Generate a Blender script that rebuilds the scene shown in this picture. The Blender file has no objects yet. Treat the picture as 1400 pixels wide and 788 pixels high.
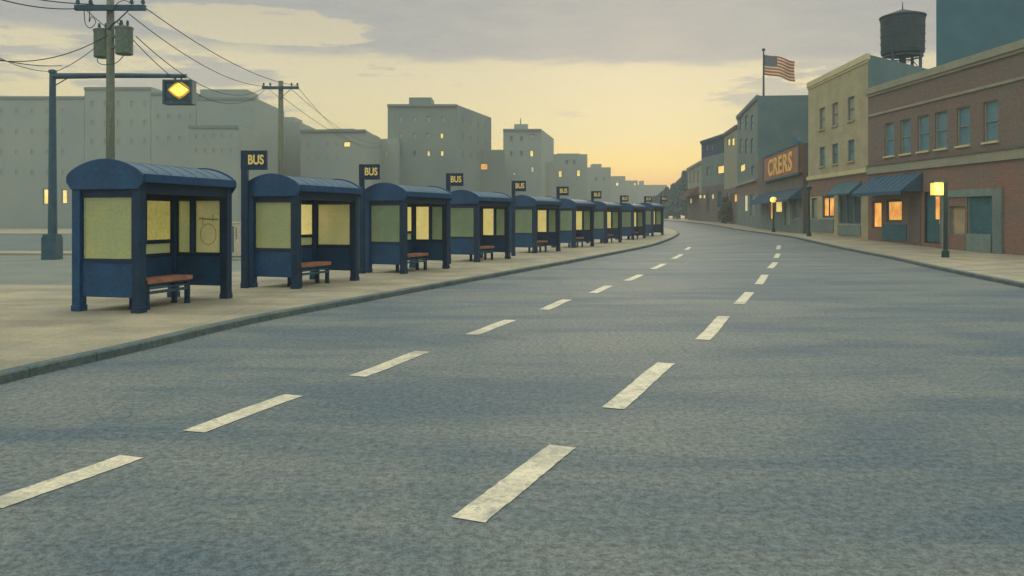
import bpy, math, random
from mathutils import Vector, Matrix
random.seed(7)
C = bpy.context.scene.collection
SC = bpy.context.scene
F = 1100.0; HZ = 297.0; EYE = 1.65           # lens in photo pixels, horizon row, eye height

# ------------------------------------------------------------------ camera
cam = bpy.data.cameras.new('camera'); co = bpy.data.objects.new('camera', cam); C.objects.link(co)
cam.sensor_width = 36; cam.lens = 36 * F / 1400; cam.shift_y = -(394 - HZ) / 1400
cam.clip_start = .1; cam.clip_end = 5000
co.location = (0, 0, EYE); co.rotation_euler = (math.radians(90), 0, 0)
SC.camera = co
SC.view_settings.view_transform = 'Standard'; SC.view_settings.look = 'None'
SC.view_settings.exposure = 0; SC.view_settings.gamma = 1
SUN_AZ = math.radians(9.5); SUN_EL = math.radians(9)

def s2l(c):
    return tuple(((v / 255) / 12.92 if v <= 10 else (((v / 255) + .055) / 1.055) ** 2.4) for v in c)

# ------------------------------------------------------------------ node helper
class NT:
    def __init__(s, tree): s.t = tree; s.n = tree.nodes; s.l = tree.links
    def node(s, typ, **kw):
        n = s.n.new(typ)
        for k, v in kw.items(): setattr(n, k, v)
        return n
    def put(s, sock, v):
        if hasattr(v, 'is_output') or isinstance(v, bpy.types.NodeSocket): s.l.new(v, sock)
        else: sock.default_value = v
    def math(s, op, a, b=0.0, c=0.0, clamp=False):
        n = s.n.new('ShaderNodeMath'); n.operation = op; n.use_clamp = clamp
        s.put(n.inputs[0], a); s.put(n.inputs[1], b); s.put(n.inputs[2], c); return n.outputs[0]
    def mix(s, f, a, b, blend='MIX'):
        n = s.n.new('ShaderNodeMix'); n.data_type = 'RGBA'; n.blend_type = blend; n.clamp_factor = True
        s.put(n.inputs[0], f)
        for sock, v in ((n.inputs[6], a), (n.inputs[7], b)):
            if isinstance(v, tuple) and len(v) == 3: v = v + (1,)
            s.put(sock, v)
        return n.outputs[2]
    def noise(s, vec, scale, detail=4, rough=.55, dist=0):
        n = s.n.new('ShaderNodeTexNoise'); s.l.new(vec, n.inputs['Vector'])
        n.inputs['Scale'].default_value = scale; n.inputs['Detail'].default_value = detail
        n.inputs['Roughness'].default_value = rough; n.inputs['Distortion'].default_value = dist
        return n.outputs['Fac']
    def ramp(s, f, stops, interp='LINEAR'):
        n = s.n.new('ShaderNodeValToRGB'); s.l.new(f, n.inputs[0]); r = n.color_ramp; r.interpolation = interp
        while len(r.elements) < len(stops): r.elements.new(.5)
        for e, (p, c) in zip(r.elements, stops):
            e.position = p; e.color = (c, c, c, 1) if not isinstance(c, tuple) else c + (1,)
        return n.outputs[0]
    def scale(s, vec, v):
        n = s.n.new('ShaderNodeMapping'); s.l.new(vec, n.inputs[0]); n.inputs['Scale'].default_value = v; return n.outputs[0]
    def sm(s, v, a, b):
        n = s.n.new('ShaderNodeMapRange'); n.interpolation_type = 'SMOOTHSTEP'
        s.put(n.inputs[0], v); n.inputs[1].default_value = a; n.inputs[2].default_value = b; return n.outputs[0]

# ------------------------------------------------------------------ world
W = bpy.data.worlds.new('World'); SC.world = W; W.use_nodes = True
w = NT(W.node_tree); w.n.clear()
tc = w.node('ShaderNodeTexCoord'); sep = w.node('ShaderNodeSeparateXYZ'); w.l.new(tc.outputs['Generated'], sep.inputs[0])
X, Y, Z = sep.outputs
az = w.math('ARCTAN2', X, Y)
cmb = w.node('ShaderNodeCombineXYZ'); w.l.new(az, cmb.inputs[0]); w.l.new(Z, cmb.inputs[1])
wide = w.scale(cmb.outputs[0], (1.0, 5.0, 1))
n1 = w.noise(wide, 4.5, 6, .6); n2 = w.noise(wide, 14, 5, .6); n3 = w.noise(w.scale(cmb.outputs[0], (1, 9, 1)), 7, 4, .55)
gr = w.noise(tc.outputs['Generated'], 420, 4, .85)
zz = w.math('ADD', Z, w.math('MULTIPLY', w.math('SUBTRACT', n3, .5), .03))
base = w.ramp(w.math('MULTIPLY', zz, 2.0), [
    (0.0, s2l((222, 168, 128))), (.07, s2l((255, 200, 96))), (.125, s2l((255, 218, 116))),
    (.2, s2l((232, 216, 160))), (.34, s2l((224, 212, 174))), (.52, s2l((202, 194, 168))), (.8, s2l((214, 212, 200)))])
# rose tint close to the sun's place on the horizon, duller yellow away from it
daz = w.math('SUBTRACT', az, SUN_AZ)
glow = w.math('MULTIPLY', w.sm(w.math('ABSOLUTE', daz), .30, .0), w.sm(Z, .065, .015))
base = w.mix(w.math('MULTIPLY', glow, .75), base, s2l((255, 170, 80)))
# grey cloud bank with a wavy lower edge
edge = w.math('ADD', w.math('SUBTRACT', Z, w.math('ADD', w.math('MULTIPLY', az, -.02), .184)),
              w.math('ADD', w.math('MULTIPLY', w.math('SUBTRACT', n1, .5), .04), w.math('MULTIPLY', w.math('SUBTRACT', n2, .5), .018)))
bank = w.sm(edge, -.003, .012)
# bright cumulus gap in it
gx = w.math('DIVIDE', w.math('ADD', az, .30), .13); gz = w.math('DIVIDE', w.math('SUBTRACT', Z, .222), .021)
gd = w.math('ADD', w.math('MULTIPLY', gx, gx), w.math('MULTIPLY', gz, gz))
gap = w.sm(w.math('ADD', gd, w.math('MULTIPLY', w.math('SUBTRACT', n2, .5), 2.2)), 1.15, .8)
bank = w.math('MULTIPLY', bank, w.math('SUBTRACT', 1.0, w.math('MULTIPLY', gap, .9)), clamp=True)
# loose streaks lower down left and right
streak = w.math('MULTIPLY', w.sm(w.math('ADD', n1, w.math('MULTIPLY', w.math('ABSOLUTE', az), .28)), .60, .68), w.math('MULTIPLY', w.sm(Z, .10, .14), .8))
cl = w.math('MAXIMUM', bank, streak)
cloudcol = w.mix(n2, s2l((146, 153, 158)), s2l((184, 181, 173)))
sky = w.mix(w.math('MULTIPLY', cl, .92), base, cloudcol)
# overhead the overcast is brighter than the bank near the horizon
up = w.sm(Z, .31, .75)
sky = w.mix(up, sky, (1.66, 1.72, 1.62))
# behind the viewer the dusk sky is plain blue grey
back = w.sm(Y, .1, -.5)
sky = w.mix(w.math('MULTIPLY', back, w.sm(Z, .8, .2)), sky, (1.0, 1.04, .98))
sky = w.mix(1.0, sky, w.ramp(gr, [(.3, .93), (.7, 1.07)]), 'MULTIPLY')
nish = w.node('ShaderNodeTexSky', sky_type='NISHITA', sun_disc=False, sun_elevation=SUN_EL, sun_rotation=SUN_AZ)
bg1 = w.node('ShaderNodeBackground'); w.l.new(sky, bg1.inputs[0]); bg1.inputs[1].default_value = .96
bg2 = w.node('ShaderNodeBackground'); w.l.new(nish.outputs[0], bg2.inputs[0]); bg2.inputs[1].default_value = .006
ad = w.node('ShaderNodeAddShader'); w.l.new(bg1.outputs[0], ad.inputs[0]); w.l.new(bg2.outputs[0], ad.inputs[1])
wo = w.node('ShaderNodeOutputWorld'); w.l.new(ad.outputs[0], wo.inputs[0])

sl = bpy.data.lights.new('sun', 'SUN'); sl.energy = .9; sl.angle = math.radians(10); sl.color = (1, .86, .62)
so = bpy.data.objects.new('sun', sl); C.objects.link(so)
sd = Vector((math.sin(SUN_AZ) * math.cos(SUN_EL), math.cos(SUN_AZ) * math.cos(SUN_EL), math.sin(SUN_EL)))
so.rotation_euler = sd.to_track_quat('Z', 'Y').to_euler(); so.location = (0, 0, 40)

# ------------------------------------------------------------------ materials
MATS = {}
def mat(name, a, b=None, scale=1.2, rough=.8, fine=.10, bump=0.0, stretch=(1, 1, 1), metal=0, emit=0, kind=None, spec=.3, lo=.35, hi=.65):
    if name in MATS: return MATS[name]
    m = bpy.data.materials.new(name); m.use_nodes = True; t = NT(m.node_tree)
    p = t.n['Principled BSDF']; g = t.node('ShaderNodeNewGeometry')
    pos = t.scale(g.outputs['Position'], stretch)
    a = s2l(a); b = s2l(b) if b else tuple(min(1, v * 1.35) for v in a)
    if kind == 'brick':
        o = t.node('ShaderNodeTexCoord'); se = t.node('ShaderNodeSeparateXYZ'); t.l.new(o.outputs['Object'], se.inputs[0])
        cc = t.node('ShaderNodeCombineXYZ'); t.l.new(t.math('ADD', se.outputs[0], se.outputs[1]), cc.inputs[0]); t.l.new(se.outputs[2], cc.inputs[1])
        br = t.node('ShaderNodeTexBrick'); t.l.new(cc.outputs[0], br.inputs['Vector'])
        br.inputs['Scale'].default_value = 1; br.inputs['Brick Width'].default_value = .24; br.inputs['Row Height'].default_value = .085
        br.inputs['Mortar Size'].default_value = .009; br.inputs['Color1'].default_value = a + (1,); br.inputs['Color2'].default_value = b + (1,)
        br.inputs['Mortar'].default_value = s2l((120, 112, 98)) + (1,)
        col = t.mix(t.ramp(t.noise(pos, .6, 5, .6), [(.35, 0.0), (.65, 1.0)]), br.outputs[0], t.mix(.5, br.outputs[0], s2l((100, 104, 96))))
    else:
        col = t.mix(t.ramp(t.noise(pos, scale, 5, .6), [(lo, 0.0), (hi, 1.0)]), a, b)
    if fine:
        col = t.mix(1.0, col, t.ramp(t.noise(g.outputs['Position'], 16, 12, .96), [(.45, 1 - 2.2 * fine), (.55, 1 + 2.2 * fine)]), 'MULTIPLY')
    t.l.new(col, p.inputs['Base Color'])
    p.inputs['Roughness'].default_value = rough; p.inputs['Metallic'].default_value = metal; p.inputs['Specular IOR Level'].default_value = spec
    if bump:
        bn = t.node('ShaderNodeBump'); bn.inputs['Strength'].default_value = bump; bn.inputs['Distance'].default_value = .01
        t.l.new(t.noise(g.outputs['Position'], 60, 6, .7), bn.inputs['Height']); t.l.new(bn.outputs[0], p.inputs['Normal'])
    if emit:
        t.l.new(col, p.inputs['Emission Color']); p.inputs['Emission Strength'].default_value = emit
    MATS[name] = m; return m

def road_mat():
    m = bpy.data.materials.new('asphalt'); m.use_nodes = True; t = NT(m.node_tree); p = t.n['Principled BSDF']
    g = t.node('ShaderNodeNewGeometry'); P = g.outputs['Position']
    big = t.noise(t.scale(P, (.28, 1.0, 1)), .75, 5, .62, .6)
    big2 = t.noise(t.scale(P, (.5, 1.3, 1)), .32, 4, .6, .8)
    col = t.mix(t.ramp(big, [(.40, 0.0), (.60, 1.0)]), s2l((74, 89, 94)), s2l((100, 107, 102)))
    col = t.mix(t.ramp(big2, [(.5, 0.0), (.70, .6)]), col, s2l((110, 114, 106)))
    # worn wheel tracks running along the road
    trk = t.noise(t.scale(P, (3.2, .12, 1)), .6, 4, .6)
    col = t.mix(t.ramp(trk, [(.5, 0.0), (.72, .4)]), col, s2l((70, 88, 94)))
    st = t.noise(t.scale(P, (1.3, 11, 1)), 2.5, 4, .7)
    col = t.mix(t.ramp(st, [(.56, 0.0), (.75, .25)]), col, s2l((124, 124, 112)))
    col = t.mix(1.0, col, t.ramp(t.noise(P, 17, 12, .97), [(.46, .52), (.54, 1.48)]), 'MULTIPLY')
    ag = t.node('ShaderNodeTexVoronoi'); t.l.new(P, ag.inputs['Vector']); ag.inputs['Scale'].default_value = 95
    col = t.mix(.35, col, t.mix(1.0, col, t.ramp(ag.outputs['Distance'], [(.1, 1.3), (.6, .75)]), 'MULTIPLY'))
    crk = t.node('ShaderNodeTexVoronoi', feature='DISTANCE_TO_EDGE')
    dv = t.node('ShaderNodeVectorMath'); dv.operation = 'ADD'; t.l.new(P, dv.inputs[0])
    nn = t.node('ShaderNodeTexNoise'); t.l.new(P, nn.inputs['Vector']); nn.inputs['Scale'].default_value = 1.7; nn.inputs['Detail'].default_value = 5
    t.l.new(nn.outputs['Color'], dv.inputs[1]); t.l.new(dv.outputs[0], crk.inputs['Vector']); crk.inputs['Scale'].default_value = .23
    ck = t.math('MULTIPLY', t.sm(crk.outputs['Distance'], .0035, .0012), t.ramp(t.noise(P, .35, 3, .5), [(.5, 0.0), (.62, .5)]))
    col = t.mix(ck, col, s2l((50, 62, 66)))
    # oil drips along the lane middles and a few dull tar patches
    oil = t.noise(t.scale(P, (1.0, .55, 1)), 2.6, 4, .6)
    col = t.mix(t.ramp(oil, [(.64, 0.0), (.70, .35)]), col, s2l((62, 78, 82)))
    t.l.new(col, p.inputs['Base Color']); p.inputs['Roughness'].default_value = .82; p.inputs['Specular IOR Level'].default_value = .25
    bn = t.node('ShaderNodeBump'); bn.inputs['Strength'].default_value = .5; bn.inputs['Distance'].default_value = .006
    t.l.new(t.noise(P, 90, 5, .8), bn.inputs['Height']); t.l.new(bn.outputs[0], p.inputs['Normal'])
    return m

def pave_mat():
    m = bpy.data.materials.new('concrete_paving'); m.use_nodes = True; t = NT(m.node_tree); p = t.n['Principled BSDF']
    g = t.node('ShaderNodeNewGeometry'); P = g.outputs['Position']
    col = t.mix(t.ramp(t.noise(t.scale(P, (.6, 1, 1)), 1.1, 5, .6), [(.38, 0.0), (.62, 1.0)]), s2l((126, 122, 104)), s2l((154, 146, 120)))
    col = t.mix(t.ramp(t.noise(t.scale(P, (.4, 1.2, 1)), .5, 5, .65), [(.54, 0.0), (.68, .55)]), col, s2l((128, 134, 124)))
    col = t.mix(1.0, col, t.ramp(t.noise(P, 26, 12, .96), [(.45, .76), (.55, 1.24)]), 'MULTIPLY')
    br = t.node('ShaderNodeTexBrick'); t.l.new(t.scale(P, (1, 1, 1)), br.inputs['Vector']); br.offset = 0
    br.inputs['Scale'].default_value = 1; br.inputs['Brick Width'].default_value = 1.5; br.inputs['Row Height'].default_value = 1.5
    br.inputs['Mortar Size'].default_value = .008; br.inputs['Mortar'].default_value = (.62, .62, .62, 1); br.inputs['Color1'].default_value = (1, 1, 1, 1); br.inputs['Color2'].default_value = (.95, .95, .95, 1)
    col = t.mix(.9, col, t.mix(1.0, col, br.outputs[0], 'MULTIPLY'))
    t.l.new(col, p.inputs['Base Color']); p.inputs['Roughness'].default_value = .88; p.inputs['Specular IOR Level'].default_value = .2
    bn = t.node('ShaderNodeBump'); bn.inputs['Strength'].default_value = .4; bn.inputs['Distance'].default_value = .005
    t.l.new(t.noise(P, 70, 5, .8), bn.inputs['Height']); t.l.new(bn.outputs[0], p.inputs['Normal'])
    return m

def frosted(name, a, b, trans=.5):
    m = bpy.data.materials.new(name); m.use_nodes = True; t = NT(m.node_tree); p = t.n['Principled BSDF']
    g = t.node('ShaderNodeTexCoord'); P = g.outputs['Object']
    col = t.mix(t.ramp(t.noise(P, 1.3, 3, .5, .4), [(.4, 0.0), (.6, 1.0)]), s2l(a), s2l(b))
    col = t.mix(1.0, col, t.ramp(t.noise(P, 20, 12, .92), [(.44, .9), (.56, 1.1)]), 'MULTIPLY')
    t.l.new(col, p.inputs['Base Color']); p.inputs['Roughness'].default_value = .35; p.inputs['Specular IOR Level'].default_value = .35
    tr = t.node('ShaderNodeBsdfTranslucent'); t.l.new(col, tr.inputs[0])
    mx = t.node('ShaderNodeMixShader'); mx.inputs[0].default_value = trans
    t.l.new(p.outputs[0], mx.inputs[1]); t.l.new(tr.outputs[0], mx.inputs[2])
    tp = t.node('ShaderNodeBsdfTransparent'); m2 = t.node('ShaderNodeMixShader'); m2.inputs[0].default_value = .2
    t.l.new(mx.outputs[0], m2.inputs[1]); t.l.new(tp.outputs[0], m2.inputs[2]); t.l.new(m2.outputs[0], t.n['Material Output'].inputs[0])
    return m

ASPH = road_mat(); PAVE = pave_mat()
KERB = mat('kerb_stone', (66, 82, 82), (86, 98, 92), 2, .85, .12)
PAINT = mat('road_paint', (164, 160, 138), (190, 183, 156), 3, .75, .10, lo=.3, hi=.6)
_k = NT(KERB.node_tree); _kp = _k.n['Principled BSDF']; _ks = _kp.inputs['Base Color'].links[0].from_socket
_kg = _k.node('ShaderNodeNewGeometry'); _kx = _k.node('ShaderNodeSeparateXYZ'); _k.l.new(_kg.outputs['Position'], _kx.inputs[0])
_kj = _k.math('LESS_THAN', _k.math('FRACT', _k.math('DIVIDE', _kx.outputs[1], .92)), .022)
_k.l.new(_k.mix(_k.math('MULTIPLY', _kj, .7), _ks, s2l((40, 50, 50))), _kp.inputs['Base Color'])
_t = NT(PAINT.node_tree); _g = _t.node('ShaderNodeNewGeometry'); _p = _t.n['Principled BSDF']; _src = _p.inputs['Base Color'].links[0].from_socket
_w = _t.math('MAXIMUM', _t.ramp(_t.noise(_g.outputs['Position'], 7, 9, .8), [(.54, 0.0), (.60, .55)]), _t.ramp(_t.noise(_g.outputs['Position'], 1.4, 6, .7), [(.54, 0.0), (.62, .45)]))
_t.l.new(_t.mix(_w, _src, s2l((90, 102, 98))), _p.inputs['Base Color'])
GROUND = mat('waste_ground', (98, 112, 104), (116, 124, 110), .4, .95, .12)
LOT = mat('lot_asphalt', (96, 106, 98), (112, 118, 106), .5, .95, .14)
LOTD = mat('side_street_asphalt', (78, 92, 88), (94, 104, 96), .5, .95, .14)
NAVY = mat('navy_paint', (2, 52, 86), (12, 66, 100), 2.5, .55, .14, spec=.35)
NAVYD = mat('dark_navy_paint', (4, 36, 58), (10, 46, 68), 3, .6, .14)
ROOFM = mat('skylit_roof_sheet', (44, 76, 94), (60, 90, 104), 3, .55, .12)  # paler than the navy: reflected skylight put into the roof colour
GLASS_G = frosted('frosted_green_glass', (196, 206, 158), (216, 214, 152))
GLASS_D = frosted('frosted_dark_green_glass', (150, 172, 142), (174, 188, 146))
GLASS_Y = frosted('frosted_yellow_glass', (226, 222, 168), (240, 230, 176))
BACKLIT = mat('backlit_poster', (205, 188, 112), (218, 200, 128), 3, .6, .05, emit=.62)
BACKLIT_D = mat('dim_backlit_poster', (178, 168, 90), (190, 178, 102), 2, .6, .07, emit=.38)
TRIM = mat('pale_trim', (150, 160, 128), (168, 172, 136), 4, .6, .08)
SLAT = mat('red_wood_slat', (122, 80, 62), (152, 106, 80), 5, .6, .14, stretch=(1, 1, 1))
STEEL = mat('blue_grey_steel', (34, 66, 80), (48, 80, 92), 3, .6, .12)
POLEW = mat('weathered_pole', (84, 96, 84), (106, 112, 92), 3, .9, .14, stretch=(3, 3, .5))
CAN = mat('transformer_grey', (78, 96, 86), (94, 108, 94), 4, .7, .12)
LAMPPOST = mat('lamp_post_paint', (26, 50, 52), (38, 62, 60), 3, .7, .1)
WIRE = mat('cable_black', (36, 52, 56), (44, 60, 62), 2, .8, 0)
LETTER = mat('sign_letter', (222, 194, 110), (232, 204, 124), 4, .7, .04)
LAMPY = mat('lamp_yellow', (255, 208, 84), (255, 220, 110), 2, .5, 0, emit=.85)
LAMPO = mat('reflector_glow', (196, 150, 40), (214, 168, 52), 4, .5, .05, emit=.4)
LITY = mat('window_light_yellow', (214, 180, 92), (252, 226, 138), 1.6, .5, .03, emit=.9)
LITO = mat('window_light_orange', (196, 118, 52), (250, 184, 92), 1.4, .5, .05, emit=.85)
LITP = mat('window_light_pale', (206, 192, 150), (220, 206, 160), 2, .5, .03, emit=.5)
BRICK = mat('red_brown_brick', (100, 82, 76), (118, 94, 82), rough=.9, kind='brick', fine=.12)
BRICKR = mat('red_brick', (118, 82, 70), (132, 94, 78), rough=.9, kind='brick', fine=.12)
CREAM = mat('cream_render', (146, 140, 110), (164, 156, 122), .8, .9, .12)
CREAML = mat('cream_stone', (176, 168, 130), (190, 180, 140), 2, .85, .08)
TEAL = mat('teal_render', (74, 102, 106), (92, 114, 112), .7, .9, .12)
TEALD = mat('deep_teal_render', (40, 84, 98), (54, 98, 106), .6, .9, .14)
GREYT = mat('grey_teal_render', (92, 110, 108), (108, 120, 112), .7, .9, .12)
GREYB = mat('grey_stone', (128, 130, 112), (142, 140, 118), .8, .9, .12)
NAVYW = mat('navy_render', (32, 58, 80), (40, 68, 88), .9, .9, .12)
BROWN = mat('dark_brown_render', (88, 84, 80), (104, 98, 88), .9, .9, .12)
GLAZ = mat('shop_glass', (66, 108, 122), (90, 126, 132), 1.5, .3, .1, spec=.5)
GLAZD = mat('dark_glass', (28, 58, 68), (40, 74, 82), 1.5, .3, .1, spec=.5)
GLAZP = mat('pale_glass', (120, 128, 112), (136, 140, 118), 1.5, .35, .1)
AWN = mat('navy_awning_cloth', (38, 68, 88), (56, 88, 104), 1.5, .85, .14, stretch=(5, 5, .4))
AWNB = mat('brown_awning_cloth', (96, 72, 66), (112, 84, 72), 2, .85, .14)
PANEL = mat('teal_panel', (40, 84, 92), (54, 98, 102), 2, .7, .14)
PANELG = mat('grey_blue_panel', (96, 118, 114), (116, 132, 122), 2, .7, .12)
BEIGE = mat('beige_board', (148, 132, 104), (162, 146, 114), 2, .8, .1)
SILH = [mat('hazed_render_%s' % k, a, b, .12, .95, .06) for k, a, b in (  # part of the distance haze is mixed into these wall colours
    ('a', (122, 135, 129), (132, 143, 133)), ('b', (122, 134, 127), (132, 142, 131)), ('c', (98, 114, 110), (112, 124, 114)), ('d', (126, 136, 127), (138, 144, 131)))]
FARWIN = mat('far_window', (140, 146, 128), (150, 152, 132), 2, .6, .05)
FARWIND = mat('far_window_dark', (72, 88, 88), (84, 98, 94), 2, .6, .05)
LEAF = mat('leaf_blue_green', (38, 86, 94), (64, 104, 102), .5, .9, .16)
LEAF2 = mat('leaf_grey_green', (62, 80, 62), (88, 100, 76), .8, .9, .16)
BARK = mat('bark', (60, 62, 54), (76, 76, 64), 2, .95, .1)
RED = mat('flag_red', (158, 66, 52), (172, 78, 60), 4, .85, .06)
WHITE = mat('flag_cream', (206, 192, 156), (216, 202, 164), 4, .85, .06)
BLUE = mat('flag_blue', (44, 66, 92), (52, 76, 100), 4, .85, .06)
CAB = mat('pale_cabinet_paint', (170, 162, 142), (184, 174, 150), 2, .7, .1)

# ------------------------------------------------------------------ mesh builder
class MB:
    def __init__(s): s.v = []; s.f = []; s.m = []
    def add(s, vs, fs, mi=0):
        o = len(s.v); s.v += [tuple(v) for v in vs]; s.f += [tuple(i + o for i in f) for f in fs]; s.m += [mi] * len(fs)
    def quad(s, a, b, c, d, mi=0): s.add([a, b, c, d], [(0, 1, 2, 3)], mi)
    def box(s, x0, x1, y0, y1, z0, z1, mi=0):
        v = [(x0, y0, z0), (x1, y0, z0), (x1, y1, z0), (x0, y1, z0), (x0, y0, z1), (x1, y0, z1), (x1, y1, z1), (x0, y1, z1)]
        s.add(v, [(0, 3, 2, 1), (4, 5, 6, 7), (0, 1, 5, 4), (1, 2, 6, 5), (2, 3, 7, 6), (3, 0, 4, 7)], mi)
    def bar(s, a, b, wd, hd=None, mi=0):
        a = Vector(a); b = Vector(b); hd = hd or wd; d = (b - a).normalized()
        up = Vector((0, 0, 1)) if abs(d.z) < .95 else Vector((0, 1, 0))
        x = d.cross(up).normalized() * wd / 2; y = x.cross(d).normalized() * hd / 2
        v = [p + sx * x + sy * y for p in (a, b) for sx, sy in ((-1, -1), (1, -1), (1, 1), (-1, 1))]
        s.add(v, [(3, 2, 1, 0), (4, 5, 6, 7), (0, 1, 5, 4), (1, 2, 6, 5), (2, 3, 7, 6), (3, 0, 4, 7)], mi)
    def tube(s, pts, rs, n=12, mi=0, cap=True):
        pts = [Vector(p) for p in pts]; rs = rs if isinstance(rs, (list, tuple)) else [rs] * len(pts)
        rings = []
        for i, p in enumerate(pts):
            d = (pts[min(i + 1, len(pts) - 1)] - pts[max(i - 1, 0)]).normalized()
            up = Vector((0, 0, 1)) if abs(d.z) < .9 else Vector((1, 0, 0))
            x = d.cross(up).normalized(); y = x.cross(d).normalized()
            rings.append([p + rs[i] * (math.cos(t) * x + math.sin(t) * y) for t in [2 * math.pi * k / n for k in range(n)]])
        v = [q for r in rings for q in r]; f = []
        for i in range(len(pts) - 1):
            for k in range(n): f.append((i * n + k, i * n + (k + 1) % n, (i + 1) * n + (k + 1) % n, (i + 1) * n + k))
        if cap: f.append(tuple(range(n))[::-1]); f.append(tuple((len(pts) - 1) * n + k for k in range(n)))
        s.add(v, f, mi)
    def prism(s, poly, axis, a, b, mi=0):          # poly in the two other axes
        def P(u, v, t): return {'x': (t, u, v), 'y': (u, t, v), 'z': (u, v, t)}[axis]
        n = len(poly); v = [P(u, q, a) for u, q in poly] + [P(u, q, b) for u, q in poly]
        f = [tuple(range(n)), tuple(range(2 * n - 1, n - 1, -1))] + [(i, i + n, (i + 1) % n + n, (i + 1) % n) for i in range(n)]
        s.add(v, f, mi)
    def build(s, name, mats, parent=None, loc=(0, 0, 0), rz=0, smooth=False, bevel=0, kind=None):
        me = bpy.data.meshes.new(name); me.from_pydata(s.v, [], s.f)
        for m in (mats if isinstance(mats, (list, tuple)) else [mats]): me.materials.append(m)
        me.polygons.foreach_set('material_index', s.m)
        if smooth: me.polygons.foreach_set('use_smooth', [True] * len(me.polygons))
        me.update()
        o = bpy.data.objects.new(name, me); C.objects.link(o); o.location = loc; o.rotation_euler = (0, 0, rz)
        if parent: o.parent = parent
        if kind: o['kind'] = kind
        if bevel:
            b = o.modifiers.new('bevel', 'BEVEL'); b.width = bevel; b.segments = 2; b.limit_method = 'ANGLE'
        return o
def thing(name, label, cat, loc=(0, 0, 0), rz=0, group=None):
    o = bpy.data.objects.new(name, None); C.objects.link(o); o.empty_display_size = .2
    o.location = loc; o.rotation_euler = (0, 0, rz); tag(o, label, cat, group); return o
def tag(o, label, cat, group=None):
    o['label'] = label; o['category'] = cat
    if group: o['group'] = group
    return o
def kids(o): return KID.get(o.name, [])
def copy_tree(o, parent=None):
    c = o.copy(); C.objects.link(c)
    if parent: c.parent = parent
    for ch in [q for q in ALLOBJ() if q.parent == o]: copy_tree(ch, c)
    return c
def ALLOBJ(): return list(C.objects)

# ------------------------------------------------------------------ terrain and road lines
def sm(v, a, b):
    t = max(0, min(1, (v - a) / (b - a))); return t * t * (3 - 2 * t)
def g(x, y):
    return sm(x, -5, 12) * .8 * sm(y, 55, 140) + .38 * sm(y, 34, 50) * sm(x, 7, 16)
def bp(px, py, h=0.0):                     # ground point seen at a photo pixel
    Z = 20.0
    for _ in range(60):
        x = (px - 700) * Z / F; Zn = (EYE - h - g(x, Z)) * F / (py - HZ); Z += .5 * (Zn - Z)
    return ((px - 700) * Z / F, Z)
def curve(pts):                            # pts: (y, x) -> monotone-ish cubic x(y)
    pts = sorted(pts); ys = [p[0] for p in pts]; xs = [p[1] for p in pts]; n = len(pts)
    d = [(xs[i + 1] - xs[i]) / (ys[i + 1] - ys[i]) for i in range(n - 1)]
    m = [d[0]] + [(d[i - 1] + d[i]) / 2 for i in range(1, n - 1)] + [d[-1]]
    def f(y):
        if y <= ys[0]: return xs[0] + m[0] * (y - ys[0])
        if y >= ys[-1]: return xs[-1] + m[-1] * (y - ys[-1])
        i = max(k for k in range(n - 1) if ys[k] <= y); h = ys[i + 1] - ys[i]; t = (y - ys[i]) / h
        return ((2 * t**3 - 3 * t**2 + 1) * xs[i] + (t**3 - 2 * t**2 + t) * h * m[i] + (-2 * t**3 + 3 * t**2) * xs[i + 1] + (t**3 - t**2) * h * m[i + 1])
    return f
def rev(p): return (p[1], p[0])
lk = [rev(bp(*p)) for p in ((20, 521), (180, 483), (345, 443), (520, 409), (700, 375), (800, 356))]
XL = curve([(-15, -6.6), (0, -5.7)] + lk + [(48.7, 9.0), (64, 13.3), (76, 14.9), (92, 15.4), (104, 15), (130, 12), (160, 5), (200, -10)])
rk = [rev(bp(*p)) for p in ((1380, 390), (1290, 371), (1190, 349))]
XR = curve([(-15, 5.2), (0, 8.1)] + rk + [(46, 16.6), (57, 18.4), (76, 20.9), (92, 22.8), (104, 23.4), (130, 22.5), (160, 17), (200, 5)])

def rows(a, b):
    y = a; out = []
    while y < b: out.append(y); y += .5 if y < 40 else (1.0 if y < 80 else 2.5)
    return out + [b]
def strip(name, m, fl, fr, ya, yb, h, nx=10, kind='structure', extra=()):
    B = MB(); ys = sorted(set(rows(ya, yb) + list(extra)))
    for y in ys:
        for k in range(nx + 1):
            x = fl(y) + (fr(y) - fl(y)) * k / nx; B.v.append((x, y, g(x, y) + h))
    for j in range(len(ys) - 1):
        for k in range(nx):
            a = j * (nx + 1) + k; B.f.append((a, a + 1, a + nx + 2, a + nx + 1)); B.m.append(0)
    return B.build(name, m, smooth=True, kind=kind)

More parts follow.
